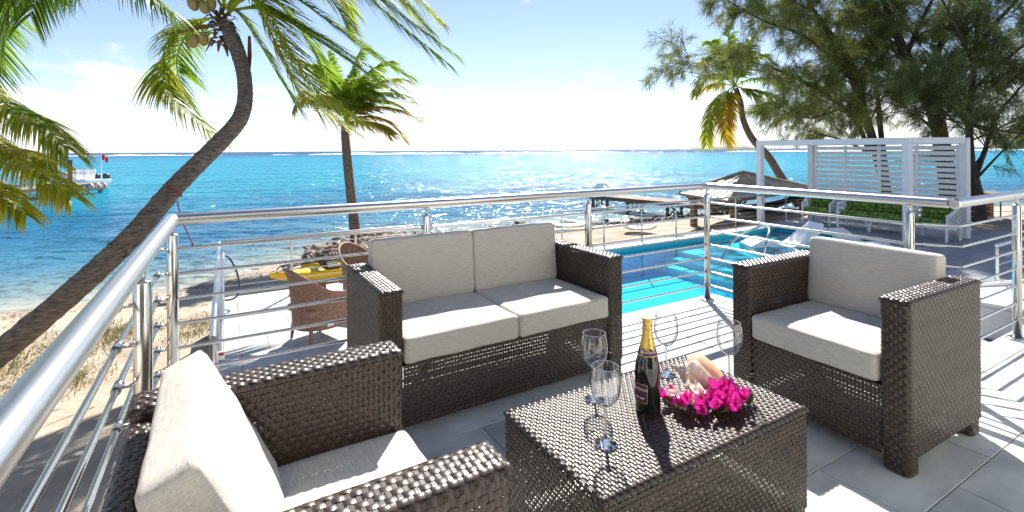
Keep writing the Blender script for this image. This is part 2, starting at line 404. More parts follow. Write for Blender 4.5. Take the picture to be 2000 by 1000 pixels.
def sea_material():
    m = bpy.data.materials.new('sea_water'); m.use_nodes = True
    n, l = m.node_tree.nodes, m.node_tree.links
    n.remove(n['Principled BSDF'])
    b = n.new('ShaderNodeBsdfDiffuse'); g = n.new('ShaderNodeBsdfGlossy'); g.inputs['Roughness'].default_value = 0.10
    lw = n.new('ShaderNodeLayerWeight'); pw = n.new('ShaderNodeMath'); pw.operation = 'POWER'; pw.inputs[1].default_value = 5.0
    fr = n.new('ShaderNodeMapRange'); fr.inputs[3].default_value = 0.025; fr.inputs[4].default_value = 0.34    # self-masking waves never reach a full mirror at grazing
    ms = n.new('ShaderNodeMixShader')
    l.new(lw.outputs['Facing'], pw.inputs[0]); l.new(pw.outputs[0], fr.inputs[0]); l.new(fr.outputs[0], ms.inputs[0])
    l.new(b.outputs[0], ms.inputs[1]); l.new(g.outputs[0], ms.inputs[2]); l.new(ms.outputs[0], n['Material Output'].inputs['Surface'])
    at = n.new('ShaderNodeVertexColor'); at.layer_name = 'tint'
    co = n.new('ShaderNodeTexCoord')
    m1 = n.new('ShaderNodeMapping'); m1.inputs['Scale'].default_value = (0.045, 0.10, 1)
    n1 = n.new('ShaderNodeTexNoise'); n1.inputs['Scale'].default_value = 1.6; n1.inputs['Detail'].default_value = 7
    l.new(co.outputs['Object'], m1.inputs['Vector']); l.new(m1.outputs[0], n1.inputs['Vector'])
    r1 = n.new('ShaderNodeMapRange'); r1.inputs[1].default_value = 0.46; r1.inputs[2].default_value = 0.60; r1.inputs[4].default_value = 0.75
    l.new(n1.outputs['Fac'], r1.inputs[0])
    mx = n.new('ShaderNodeMix'); mx.data_type = 'RGBA'; mx.blend_type = 'MULTIPLY'
    mx.inputs['B'].default_value = (0.5, 0.66, 0.80, 1)
    l.new(r1.outputs[0], mx.inputs['Factor']); l.new(at.outputs['Color'], mx.inputs['A'])
    l.new(mx.outputs['Result'], b.inputs['Color'])
    # wavelets: crests lie across the onshore wind
    rot = n.new('ShaderNodeMapping'); rot.inputs['Rotation'].default_value = (0, 0, 0.5236)
    l.new(co.outputs['Object'], rot.inputs[0])
    hs = None
    for sc, st, amp, det in ((0.12, (0.5, 1.0, 1), 1.1, 2), (0.42, (0.55, 1.0, 1), 0.62, 2), (1.5, (0.6, 1.0, 1), 0.20, 2), (5.0, (0.8, 1, 1), 0.035, 3)):
        mm = n.new('ShaderNodeMapping'); mm.inputs['Scale'].default_value = st
        nn = n.new('ShaderNodeTexNoise'); nn.inputs['Scale'].default_value = sc; nn.inputs['Detail'].default_value = det; nn.inputs['Distortion'].default_value = 0.5
        mu = n.new('ShaderNodeMath'); mu.operation = 'MULTIPLY'; mu.inputs[1].default_value = amp
        l.new(rot.outputs[0], mm.inputs[0]); l.new(mm.outputs[0], nn.inputs['Vector']); l.new(nn.outputs['Fac'], mu.inputs[0])
        if hs is None: hs = mu.outputs[0]
        else:
            ad = n.new('ShaderNodeMath'); ad.operation = 'ADD'; l.new(hs, ad.inputs[0]); l.new(mu.outputs[0], ad.inputs[1]); hs = ad.outputs[0]
    bp = n.new('ShaderNodeBump'); bp.inputs['Strength'].default_value = 1.0; bp.inputs['Distance'].default_value = 0.8
    l.new(hs, bp.inputs['Height'])
    # facet slopes of the small waves, kept at every distance so that the sun glitters out to the horizon
    nrmv = bp.outputs[0]
    for sc, st, k_ in ((2.2, (0.6, 1.0, 1), 1.35), (8.0, (0.7, 1.0, 1), 1.35)):
        mm = n.new('ShaderNodeMapping'); mm.inputs['Scale'].default_value = st
        nn = n.new('ShaderNodeTexNoise'); nn.inputs['Scale'].default_value = sc; nn.inputs['Detail'].default_value = 1
        sb = n.new('ShaderNodeVectorMath'); sb.operation = 'SUBTRACT'; sb.inputs[1].default_value = (0.5, 0.5, 0.5)
        ml = n.new('ShaderNodeVectorMath'); ml.operation = 'MULTIPLY'; ml.inputs[1].default_value = (k_, k_, 0)
        av = n.new('ShaderNodeVectorMath'); av.operation = 'ADD'
        l.new(rot.outputs[0], mm.inputs[0]); l.new(mm.outputs[0], nn.inputs['Vector']); l.new(nn.outputs['Color'], sb.inputs[0])
        l.new(sb.outputs[0], ml.inputs[0]); l.new(ml.outputs[0], av.inputs[0]); l.new(nrmv, av.inputs[1]); nrmv = av.outputs[0]
    nv = n.new('ShaderNodeVectorMath'); nv.operation = 'NORMALIZE'; l.new(nrmv, nv.inputs[0])
    for x_ in (b, g): l.new(nv.outputs[0], x_.inputs['Normal'])
    l.new(bp.outputs[0], lw.inputs['Normal'])
    return m
M['sea'] = sea_material()

# ------------------------------------------------------------------ terrain, sea, land
SEA_Z = -2.0
SHORE_X = np.array([-400, -60, -20, -4, -2.4, -0.5, 2.2, 4.5, 7, 10, 13, 15, 18.4, 21.2, 27, 40, 60, 400.])
SHORE_Y = np.array([-60, 6, 12.5, 14.2, 14.05, 14.6, 16.6, 18.9, 18.2, 18.0, 17.5, 16.8, 16.5, 15.9, 13.6, 9.0, 0.0, -160.])
def shore(x): return np.interp(x, SHORE_X, SHORE_Y)

_wv = [(rng.uniform(-1, 1, 2) * f, rng.uniform(0, 6.28), a) for f, a in ((0.25, .10), (0.5, .07), (1.1, .045), (2.2, .03), (4.5, .016), (5.5, .014), (8, .010), (11, .007)) for _ in range(3)]
def bumps(x, y):
    z = np.zeros_like(x)
    for k, ph, a in _wv: z = z + a * np.sin(k[0] * x + k[1] * y + ph)
    return z
def sand_z(x, y):
    x = np.asarray(x, float); y = np.asarray(y, float)
    d = shore(x) - y
    z = SEA_Z + np.where(d > 0, 0.62 * (1 - np.exp(-np.maximum(d, 0) / 5.0)), 0.10 * np.minimum(d, 0))
    right = 1 / (1 + np.exp(-(x - 17) / 0.8))
    z = z + right * 0.35 * np.clip(d / 6, 0, 1)
    return z + bumps(x, y) * np.clip(d / 3, 0.12, 1) * 0.55

xs = np.concatenate([np.linspace(-40, -8, 50), np.linspace(-7.8, 6, 140), np.linspace(6.2, 46, 130)])
ys = np.concatenate([np.linspace(-8, 2, 30), np.linspace(2.1, 24, 180)])
X, Y = np.meshgrid(xs, ys, indexing='ij')
Z = sand_z(X, Y) - 1.8 * ((X > .1) & (X < 18.6) & (Y < 9.25))      # dug out for the deck and the pool
wet = np.clip((shore(X) - Y) / 1.4, 0, 1)[..., None]
sandc = (1 - wet) * np.array([0.72, 0.70, 0.68]) + wet * np.array([1.0, 1.0, 1.0])
b = MB(); b.grid(np.stack([X, Y, Z], -1), c=sandc.reshape(-1, 3))
tag(b.build('beach', M['sand'], sharp=None), 'pale beach sand with footprints sloping to the sea', kind='structure')

# sea: one sheet from the waterline to the horizon
gx = np.concatenate([-np.geomspace(9000, 25, 50), np.linspace(-24, 60, 120), np.geomspace(61, 12000, 60)])
gy = np.concatenate([np.linspace(-60, 8, 12), np.linspace(8.5, 60, 120), np.geomspace(61, 14000, 80)])
X, Y = np.meshgrid(gx, gy, indexing='ij')
d = Y - shore(X)
rad = np.hypot(X, Y)
def ramp(t, pts):
    k = np.array([p[0] for p in pts]); c = np.array([p[1] for p in pts])
    return np.stack([np.interp(t, k, c[:, i]) for i in range(3)], -1)
tint = ramp(d, [(-3, (0.42, 0.38, 0.30)), (0.2, (0.33, 0.33, 0.28)), (1.5, (0.17, 0.24, 0.25)), (5, (0.045, 0.16, 0.24)), (14, (0.014, 0.135, 0.24)), (28, (0.006, 0.205, 0.30)), (60, (0.006, 0.25, 0.35)), (220, (0.006, 0.245, 0.37)), (420, (0.003, 0.17, 0.30)), (520, (0.002, 0.085, 0.19)), (9000, (0.002, 0.065, 0.16))])
b = MB(); b.grid(np.stack([X, Y, np.full_like(X, SEA_Z)], -1), c=tint.reshape(-1, 3))
tag(b.build('sea', M['sea'], sharp=None), 'turquoise sea turning deep blue beyond the reef', kind='structure')

# surf on the reef: a ragged low ridge of foam
b = MB()
fwd = np.array([math.sin(YAW), math.cos(YAW)]); rgt = np.array([math.cos(YAW), -math.sin(YAW)])
u = np.linspace(-620, 560, 900)
env = np.clip(0.5 + 0.9 * np.sin(u * 0.021 + 1) * np.sin(u * 0.0073) + 0.5 * np.sin(u * 0.11) * np.sin(u * 0.033) + rng.uniform(-.25, .25, 900), 0.05, 1.4)
hgt = 1.35 * env
dep = 520 + 14 * np.sin(u * 0.012)
prof = [(-8, 0.0), (-4, 0.5), (0, 1.0), (5, 0.55), (16, 0.0)]
P = np.stack([np.stack([u * rgt[0] + (dep + o) * fwd[0], u * rgt[1] + (dep + o) * fwd[1], SEA_Z - 0.05 + hgt * k], -1) for o, k in prof], 1)
b.grid(P)
tag(b.build('surf', M['foam'], sharp=None), 'white line of surf breaking on the far reef', kind='stuff')

def hill(name, pts, depth, thick, label):
    b = MB(); rows = []
    for i in range(7):
        a = i / 6 * math.pi
        row = []
        for (px, top, j) in pts:
            p = spot(px, 288, depth - math.cos(a) * thick); hz = ((288 - top) / FPX * depth) * math.sin(a) ** 0.8
            row.append([p[0], p[1], SEA_Z - 0.3 + hz + (2.0 if 0 < i < 6 else 0)])
        rows.append(row)
    b.grid(np.array(rows))
    return tag(b.build(name, M['hill'], sharp=None), label, kind='structure')
hill('headland', [(x, 287 - 22 * math.sin(min(1, (x - 1930) / 60.0) * 1.57) - 3 * math.sin(x * .13) - 2 * math.sin(x * .31) if x > 1931 else 287, 0) for x in range(1925, 2160, 4)], 900, 80, 'low scrub covered headland across the water')
hill('far_shore', [(x, 287 - 5.5 * max(0, math.sin((x - 1330) / 190.0 * 3.14)) - 0.8 * math.sin(x * .2), 0) for x in range(1328, 1524, 4)], 1600, 100, 'thin far strip of land on the horizon')

# ------------------------------------------------------------------ terrace
terr = obj('terrace_floor', MB().box(1.72, 0.4, -0.17, 4.14, 5.14, 0.30).box(6.20, -0.40, -0.175, 4.80, 3.36, 0.29).mesh('terrace_floor', False), M['grout'])
tag(terr, 'raised terrace slab laid with large pale stone tiles', kind='structure')
def tile_mesh(name, sx, sy, th, m, gap=0.004):
    me = MB().box(0, 0, -th / 2, sx - gap, sy - gap, th, bev=0.002).mesh(name, False)
    me.materials.append(m); return me
TX, TY = 0.69, 0.325
tm = tile_mesh('floor_tile', TX, TY, 0.02, M['tile'])
def lay(parent, me, x0, x1, y0, y1, tx, ty, ox, oy, z, inside, name, mt, jit=0.0006):
    j = 0
    for r in range(int(math.floor((y0 - oy) / ty)), int(math.ceil((y1 - oy) / ty))):
        cy = oy + (r + .5) * ty
        off = ox + (r % 2) * tx / 2
        for k in range(int(math.floor((x0 - off) / tx)), int(math.ceil((x1 - off) / tx))):
            cx = off + (k + .5) * tx
            if not inside(cx, cy): continue
            a, c_ = max(cx - tx / 2, x0), min(cx + tx / 2, x1); e, f = max(cy - ty / 2, y0), min(cy + ty / 2, y1)
            if c_ - a < 0.02 or f - e < 0.02: continue
            if c_ - a > tx - 1e-4 and f - e > ty - 1e-4:
                o = obj(name, me, mt, parent, (cx, cy, z + random.uniform(-jit, jit)))
            else:
                o = obj(name, tile_mesh(name, c_ - a, f - e, 0.02, mt), mt, parent, ((a + c_) / 2, (e + f) / 2, z + random.uniform(-jit, jit)))
lay(terr, tm, -0.35, 3.79, -1.78, 2.97, TX, TY, 2.42 - 4 * TX, 0.80 - 5 * TY, 0.0, lambda x, y: True, 'floor_tile', M['tile'])
lay(terr, tm, 3.793, 8.5, -1.78, 1.28, TX, TY, 2.42 - 4 * TX, 0.80 - 5 * TY, 0.0, lambda x, y: True, 'floor_tile', M['tile'])

# unseen house front behind the camera, added to bounce sunlight onto the shaded furniture
vl = thing('bounce_villa_front', 'unseen white house front with glazed doors, added behind the terrace to bounce sunlight', 'house', (0, -1.95, 0))
wm_ = mat('white_render', (0.86, 0.84, 0.79), 0.9, col2=(0.80, 0.78, 0.73), scale=2)
vw = MB()
for (x0, x1, z0, z1) in ((-7, -2.2, -1.5, 3.4), (-2.2, 1.4, 2.4, 3.4), (1.4, 4.2, -1.5, 3.4), (4.2, 7.0, 2.4, 3.4), (7.0, 12, -1.5, 3.4), (-2.2, 1.4, -1.5, -.02), (4.2, 7, -1.5, -.02)): vw.box((x0 + x1) / 2, 0, (z0 + z1) / 2, x1 - x0, .3, z1 - z0)
vw.build('wall', wm_, vl, smooth=False)
MB().box(2.5, -.05, 3.52, 19.4, .7, .22, bev=.02).build('cornice', wm_, vl, smooth=False)
for (x0, x1) in ((-2.2, 1.4), (4.2, 7.0)):
    dr = MB().box((x0 + x1) / 2, -.02, 2.36, x1 - x0, .08, .07).box((x0 + x1) / 2, -.02, .02, x1 - x0, .08, .07).box(x0 + .04, -.02, 1.19, .07, .08, 2.26).box(x1 - .04, -.02, 1.19, .07, .08, 2.26).box((x0 + x1) / 2, -.02, 1.19, .08, .08, 2.26).build('sliding_door', M['white'], vl, smooth=False)
    MB().box((x0 + x1) / 2, -.02, 1.19, x1 - x0 - .1, .012, 2.2).build('pane', M['bottle'], dr, smooth=False)

# ------------------------------------------------------------------ lower deck and pool
DZ = -1.05
PX0, PX1, PY0, PY1 = 4.6, 9.9, 3.1, 8.95        # deep pool
LX1, LY0 = 14.3, 6.25                           # shallow ledge
dk = MB()
for (x0, x1, y0, y1) in ((-0.15, PX0 - .3, -2, 9.3), (PX0 - .3, PX1 + .3, -2, PY0 - .3), (PX1 + .3, LX1 + .3, -2, LY0 - .3), (LX1 + .3, 19.0, -2, 9.6), (PX0 - .3, LX1 + .3, PY1 + .3, 9.6)):
    dk.box((x0 + x1) / 2, (y0 + y1) / 2, DZ - 0.33, x1 - x0, y1 - y0, 0.60)
deck = tag(dk.build('lower_deck', M['grout'], smooth=False), 'lower deck of pale and grey tiles round the pool', kind='structure')
t1 = tile_mesh('deck_tile', 0.6, 0.6, 0.02, M['tile_low'])
lay(deck, t1, -0.15, PX0 - .3, 3.0, 9.3, 0.6, 0.6, -0.15, 3.0, DZ - 0.01, lambda x, y: True, 'deck_tile', M['tile_low'])
t2 = tile_mesh('deck_plank', 1.6, 0.32, 0.02, M['tile_pool'], 0.006)
lay(deck, t2, LX1 + .3, 19.0, 1.2, 9.6, 1.6, 0.32, LX1 + .3, 1.2, DZ - 0.01, lambda x, y: True, 'deck_plank', M['tile_pool'])
lay(deck, t2, PX1 + .3, LX1 + .3, 1.2, LY0 - .3, 1.6, 0.32, LX1 + .3, 1.2, DZ - 0.01, lambda x, y: True, 'deck_plank', M['tile_pool'])
lay(deck, t2, 5.5, PX1 + .3, 1.2, PY0 - .3, 1.6, 0.32, LX1 + .3, 1.2, DZ - 0.01, lambda x, y: True, 'deck_plank', M['tile_pool'])
pool = tag(MB().box((PX0 + PX1) / 2, (PY0 + PY1) / 2, DZ - .72, PX1 - PX0 + .3, PY1 - PY0 + .3, 0.1)
           .box(PX0 - .06, (PY0 + PY1) / 2, DZ - .82, 0.12, PY1 - PY0, 1.5).box((PX0 + LX1) / 2, PY1 + .06, DZ - .82, LX1 - PX0 + .24, 0.12, 1.5)
           .box((PX0 + PX1) / 2, PY0 - .06, DZ - .82, PX1 - PX0 + .24, 0.12, 1.5).box(PX1 + .06, (PY0 + LY0) / 2 - .06, DZ - .82, 0.12, LY0 - PY0 - .0, 1.5)
           .box(LX1 + .06, (LY0 + PY1) / 2, DZ - .82, 0.12, PY1 - LY0, 1.5).box((PX1 + LX1) / 2 + .12, LY0 - .06, DZ - .82, LX1 - PX1, 0.12, 1.5)
           .build('swimming_pool', M['pool_tile'], smooth=False), 'blue tiled swimming pool with a shallow ledge', kind='structure')
MB().box((PX1 + LX1) / 2 + .01, (LY0 + PY1) / 2, DZ - .69, LX1 - PX1 - .02, PY1 - LY0 - .004, 0.9, bev=.02).build('shallow_ledge', M['ledge'], pool, smooth=False)
for k in range(2):
    MB().box(PX1 - .17 - .34 * k, (LY0 + PY1) / 2, DZ - .80 - .13 * k, 0.34, PY1 - LY0 - .004, 0.9 - .02 * k, bev=.015).build('pool_step', M['ledge'], pool, smooth=False)
band = MB().box((PX0 + LX1) / 2, PY1 - .006, DZ - .16, LX1 - PX0 - .02, .012, .26).box(PX1 - .006, (PY0 + LY0) / 2, DZ - .16, .012, LY0 - PY0 - .02, .26).box(PX0 + .006, (PY0 + PY1) / 2, DZ - .16, .012, PY1 - PY0 - .04, .26)
band.build('waterline_band', mat('waterline_mosaic', (0.03, 0.38, 0.46), 0.3, col2=(0.05, 0.48, 0.54), scale=22), pool, smooth=False)
# coping stones round the rim
cop = MB().box(0, 0, -0.03, 0.594, 0.30, 0.06, bev=.012).mesh('coping_stone', False); cop.materials.append(M['coping'])
def coping(x0, y0, x1, y1):
    n_ = max(1, round(math.hypot(x1 - x0, y1 - y0) / 0.6)); a = math.atan2(y1 - y0, x1 - x0)
    for i in range(n_):
        t = (i + .5) / n_
        o = obj('coping_stone', cop, M['coping'], pool, (x0 + (x1 - x0) * t, y0 + (y1 - y0) * t, DZ + .022)); o.rotation_euler = (0, 0, a)
        o.scale = (math.hypot(x1 - x0, y1 - y0) / n_ / 0.6, 1, 1)
coping(PX0 - .3, PY1 + .15, LX1 + .3, PY1 + .15); coping(LX1 + .15, LY0 - .3, LX1 + .15, PY1)
coping(PX1 + .3, LY0 - .15, LX1, LY0 - .15); coping(PX1 + .15, PY0 - .3, PX1 + .15, LY0); coping(PX0 - .3, PY0 - .15, PX1, PY0 - .15); coping(PX0 - .15, PY0, PX0 - .15, PY1)
wx = np.linspace(PX0, LX1, 60); wy = np.linspace(PY0, PY1, 50)
wm = MB()
for (a0, a1, b0, b1) in ((PX0, PX1 + .001, PY0, PY1), (PX1 + .001, LX1, LY0, PY1)):
    X, Y = np.meshgrid(np.linspace(a0, a1, 40), np.linspace(b0, b1, 40), indexing='ij')
    wm.grid(np.stack([X, Y, DZ - .10 + 0 * X], -1))
wm.build('pool_water', M['pool_water'], pool)

# ------------------------------------------------------------------ railings
def cyl(path, r, name, parent, m=None, n=14, sharp=50): return MB().tube(path, r, n).build(name, m or M['steel'], parent, sharp=sharp)
ZS = [0.84, 0.72, 0.60, 0.482, 0.365, 0.25, 0.133]
HR = 0.98
def post_mesh(h, r=0.0245, cap=True):
    b = MB(); b.lathe([(r, 0.012), (r, h - .075), (r - .003, h - .07), (0.009, h - .068), (0.009, h - .028), (0.02, h - .026)], 20)
    return b.mesh('post')
pm = post_mesh(HR); pm.materials.append(M['steel'])
bpm = MB().lathe([(0.056, 0.0), (0.056, 0.009), (0.05, 0.014), (0.026, 0.015)], 24).mesh('base_plate'); bpm.materials.append(M['steel'])
def add_post(parent, x, y, z=0.0):
    obj('post', pm, None, parent, (x, y, z)); obj('base_plate', bpm, None, parent, (x, y, z + .0005))
XL, YF, XR = -0.22, 2.86, 3.58
rail = thing('terrace_railing', 'polished steel terrace railing with seven thin bars round the seating', 'railing')
for path in ([(XL, -1.2, HR), (XL, YF - .0, HR)], [(XL, YF, HR), (XR, YF, HR)], [(XR, YF, HR), (XR, 1.215, HR)]):
    cyl(path, 0.028, 'handrail', rail, M['satin'], n=28)
for c_ in ((XL, YF, HR), (XR, YF, HR)):
    MB().lathe([(0.0, -.0285), (.02, -.02), (.0284, 0), (.02, .02), (0, .0285)], 24, centre=c_).build('elbow', M['satin'], rail)
for x, y in ((XL, -0.75), (XL, 0.55), (XL, 1.87), (XL, YF), (1.05, YF), (2.29, YF), (XR, YF), (XR, 1.40)): add_post(rail, x, y)
fx = [XL, 1.05, 2.29, XR]
for z in ZS:
    for a, c_ in zip(fx[:-1], fx[1:]): cyl([(a, YF - .006, z), (c_, YF - .006, z)], 0.0078, 'rail_bar', rail, n=12)
    cyl([(XR - .0, YF, z), (XR, 1.40, z)], 0.0078, 'rail_bar', rail, n=12)
    xo = XL - .062
    for a, c_ in ((-0.75, .55), (.55, 1.87), (1.87, YF)): cyl([(xo, a, z), (xo, c_ - .012, z)], 0.0085, 'rail_bar', rail, n=14)
hold = MB().tube([(0, 0, 0), (-.05, 0, 0)], 0.0065, 10).tube([(-.062, -.028, 0), (-.062, .028, 0)], 0.0135, 14).mesh('bar_holder'); hold.materials.append(M['steel'])
for z in ZS:
    for y in (0.55, 1.87, YF): obj('bar_holder', hold, None, rail, (XL, y, z))
coll = MB().tube([(-.034, 0, 0), (.034, 0, 0)], 0.0115, 12).mesh('bar_collar'); coll.materials.append(M['steel'])
for z in ZS:
    for x in (1.05, 2.29, XR): obj('bar_collar', coll, None, rail, (x, YF - .006, z))

rail2 = thing('stair_railing', 'steel railing with its handrail end cap running off past the armchair', 'railing')
cyl([(XR + .02, 1.185, HR), (8.2, 1.185, HR)], 0.028, 'handrail', rail2, M['satin'], n=28)
MB().lathe([(0.0, -.006), (.024, -.006), (.030, 0), (.030, .03)], 24).build('end_cap', M['steel'], rail2, loc=(XR + .0, 1.185, HR)).rotation_euler = (0, R(90), 0)
for x in (4.62, 6.2, 7.8): add_post(rail2, x, 1.20)
for z in ZS:
    for a, c_ in ((XR + .13, 4.62), (4.62, 6.2), (6.2, 7.8)): cyl([(a, 1.20, z), (c_, 1.20, z)], 0.0078, 'rail_bar', rail2, n=12)
    MB().tube([(XR + .0, 1.40, z), (XR + .05, 1.34, z), (XR + .13, 1.20, z)], 0.004, 8).tube([(XR + .045, 1.345, z), (XR + .095, 1.26, z)], 0.0085, 10).build('turnbuckle', M['steel'], rail2)

def deck_rail(name, label, segs, z, nb=6, h=0.95, pr=0.021, step=1.1, br=0.006, hr=0.024):
    t = thing(name, label, 'railing')
    pme = MB().tube([(0, 0, 0), (0, 0, h - .03)], pr, 12).lathe([(.05, 0), (.05, .012), (.03, .013)], 16).mesh('post'); pme.materials.append(M['steel_old'])
    seen = set()
    for (a, c_) in segs:
        a, c_ = np.array(a, float), np.array(c_, float); L = np.linalg.norm(c_ - a); n_ = max(1, round(L / step))
        cyl([(*a, z + h), (*c_, z + h)], hr, 'handrail', t, M['steel_old'], 16)
        for i in range(n_ + 1):
            p = a + (c_ - a) * i / n_; key = (round(p[0], 1), round(p[1], 1))
            if key in seen: continue
            seen.add(key); obj('post', pme, None, t, (*p, z))
        for k in range(nb):
            zz = z + h - (k + 1) * h / (nb + .9)
            cyl([(*a, zz), (*c_, zz)], br, 'rail_bar', t, M['steel_old'], 8)
    return t
lr = deck_rail('deck_railing', 'steel railing at the edge of the lower deck beside the beach', [((-.09, 4.35), (-.09, 8.92)), ((-.09, 8.92), (3.0, 8.92))], DZ, 6, step=1.12)
cyl([(-.035, 4.40, DZ + .80), (-.035, 8.8, DZ + .80)], .019, 'wall_handrail', lr, M['steel_old'])
MB().box(-.035, 4.39, DZ + .80, .045, .012, .06).build('sticker', M['print_white'], lr, smooth=False)
MB().box(-.035, 4.382, DZ + .812, .03, .006, .018).build('sticker_mark', M['flag'], lr, smooth=False)
deck_rail('pool_fence', 'steel post and cable fence between the pool and the beach', [((6.6, 9.19), (18.9, 9.19))], DZ, 7, step=1.24, pr=.019, br=.004)
deck_rail('step_railing', 'short steel railing on the lower deck seen beyond the terrace post', [((9.45, 2.66), (13.2, 2.66))], DZ, 6, step=1.25)
fence = deck_rail('beach_fence', 'low dark wire fence under the big tree by the water', [((19.6, 9.6), (19.6, 8.0)), ((19.5, 6.6), (27, 1.5))], -1.35, 5, step=1.6, br=.008, h=1.0)

# ------------------------------------------------------------------ woven furniture
def weave(mb, f, S, T, ps=.0158, pt=.0176, closed=False, amp=.0017, wf=.93, vf=.52):
    """Strands that pass over and under the uprights of a sheet f(s,t) -> (points, normals)."""
    ns = max(4, int(round(S / ps))); ns += ns % 2
    nt = max(2, int(round(T / pt))); ds, dt = S / ns, T / nt
    i = np.arange(ns)
    sg = np.repeat(1 - 2 * (i % 2), 2).astype(float)
    def knots(par):                       # long floats over, short dips under
        sign = (1 - 2 * (i % 2)) * par
        a_ = np.where(sign > 0, -.04, .27); b_ = np.where(sign > 0, 1.04, .73)
        k_ = np.stack([(i + a_) * ds, (i + b_) * ds], 1).ravel()
        return k_ if closed else np.concatenate([[0], np.clip(k_, .0004, S - .0004), [S]])
    kn = np.stack([knots(1), knots(-1)])
    if not closed: sg = np.concatenate([[0], sg, [0]])
    j = np.arange(nt); w = wf * dt / 2
    tt = ((j + .5) * dt)[:, None] + np.array([-w, 0, w])[None]
    off = amp * sg[None, :, None] * (1 - 2 * (j % 2))[:, None, None] + np.array([-.0013, .0007, -.0013])[None, None]
    ss = np.broadcast_to(kn[j % 2][:, :, None], (nt, kn.shape[1], 3)); t3 = np.broadcast_to(tt[:, None], ss.shape)
    p, n_ = f(ss, t3)
    jr = np.random.default_rng(int(S * 1000 + T * 77))
    P = p + n_ * (off * (1 + jr.normal(0, .16, off.shape[:2])[:, :, None]))[..., None]
    P[..., 2] += jr.normal(0, .00045, off.shape[:2])[:, :, None]
    ct = np.clip(jr.normal(1.0, .16, (nt, 1, 1, 1)), .6, 1.5) * np.clip(jr.normal(1, .05, (nt, kn.shape[1], 1, 1)), .8, 1.2) * np.ones((1, 1, 3, 3)) * np.array([1.0, .985, .97])
    k = kn.shape[1]; idx = np.arange(nt * k * 3).reshape(nt, k, 3)
    if closed: idx = np.concatenate([idx, idx[:, :1]], 1)
    q = np.stack([idx[:, :-1, :-1], idx[:, 1:, :-1], idx[:, 1:, 1:], idx[:, :-1, 1:]], -1).reshape(-1, 4)
    mb.add(P.reshape(-1, 3), q=q, c=ct.reshape(-1, 3))
    # uprights
    ws = vf * ds / 2
    sv = ((i + .5) * ds)[:, None] + np.array([-ws, ws])[None]
    t4 = np.concatenate([[0], (j + .5) * dt, [T]])
    sgn = np.concatenate([np.zeros((ns, 1)), (1 - 2 * (i % 2))[:, None] * (1 - 2 * (j % 2))[None], np.zeros((ns, 1))], 1)
    S3 = np.broadcast_to(sv[:, None], (ns, len(t4), 2)); T3 = np.broadcast_to(t4[None, :, None], S3.shape)
    p, n_ = f(S3, T3)
    P = p - n_ * (amp * .42 * sgn + .0006)[..., None, None]
    idx = np.arange(ns * len(t4) * 2).reshape(ns, len(t4), 2)
    q = np.stack([idx[:, :-1, 0], idx[:, :-1, 1], idx[:, 1:, 1], idx[:, 1:, 0]], -1).reshape(-1, 4)
    mb.add(P.reshape(-1, 3), q=q)
    return mb

def plan_loop(x0, x1, y0, y1, r=.018):
    pts, nm = [], []
    for cx, cy, a0 in ((x1 - r, y1 - r, 0), (x0 + r, y1 - r, 90), (x0 + r, y0 + r, 180), (x1 - r, y0 + r, 270)):
        for a in np.radians(np.linspace(a0, a0 + 90, 6)):
            pts.append((cx + r * math.cos(a), cy + r * math.sin(a))); nm.append((math.cos(a), math.sin(a)))
    pts.append(pts[0]); nm.append(nm[0])
    pts, nm = np.array(pts), np.array(nm)
    cum = np.concatenate([[0], np.cumsum(np.linalg.norm(np.diff(pts, axis=0), axis=1))])
    return pts, nm, cum
def loop_sheet(x0, x1, y0, y1, z0, r=.018, batter=0.0):
    pts, nm, cum = plan_loop(x0, x1, y0, y1, r)
    def f(s, t):
        s = np.mod(s, cum[-1]); x = np.interp(s, cum, pts[:, 0]); y = np.interp(s, cum, pts[:, 1]); a = np.interp(s, cum, nm[:, 0]); c_ = np.interp(s, cum, nm[:, 1])
        return np.stack([x, y, z0 + t], -1), np.stack([a, c_, 0 * t], -1)
    return f, cum[-1]
def roll(u, a, r):
    ang = np.clip((np.abs(u) - (a - r)) / r, 0, None)
    x = np.where(ang > 0, a - r + r * np.sin(ang), np.abs(u)) * np.sign(u)
    return x, r * (1 - np.cos(ang)), np.sin(ang) * np.sign(u)
def plate_sheet(cx, cy, z, ax, ay, r=.02):
    e = r * 1.45 - r
    def f(s, t):
        x, dx, nx = roll(s - (ax + e), ax, r); y, dy, ny = roll(t - (ay + e), ay, r)
        n_ = nrm(np.stack([nx, ny, np.sqrt(np.clip(1 - nx ** 2 - ny ** 2, .02, 1))], -1))
        return np.stack([cx + x, cy + y, z - np.minimum(np.hypot(dx, dy), r * 1.0)], -1), n_
    return f, 2 * (ax + e), 2 * (ay + e)
def flat_sheet(o, us, vs, nn):
    o, us, vs, nn = map(lambda v: np.array(v, float), (o, us, vs, nn))
    return lambda s, t: (o + s[..., None] * us + t[..., None] * vs, np.broadcast_to(nn, s.shape + (3,)))

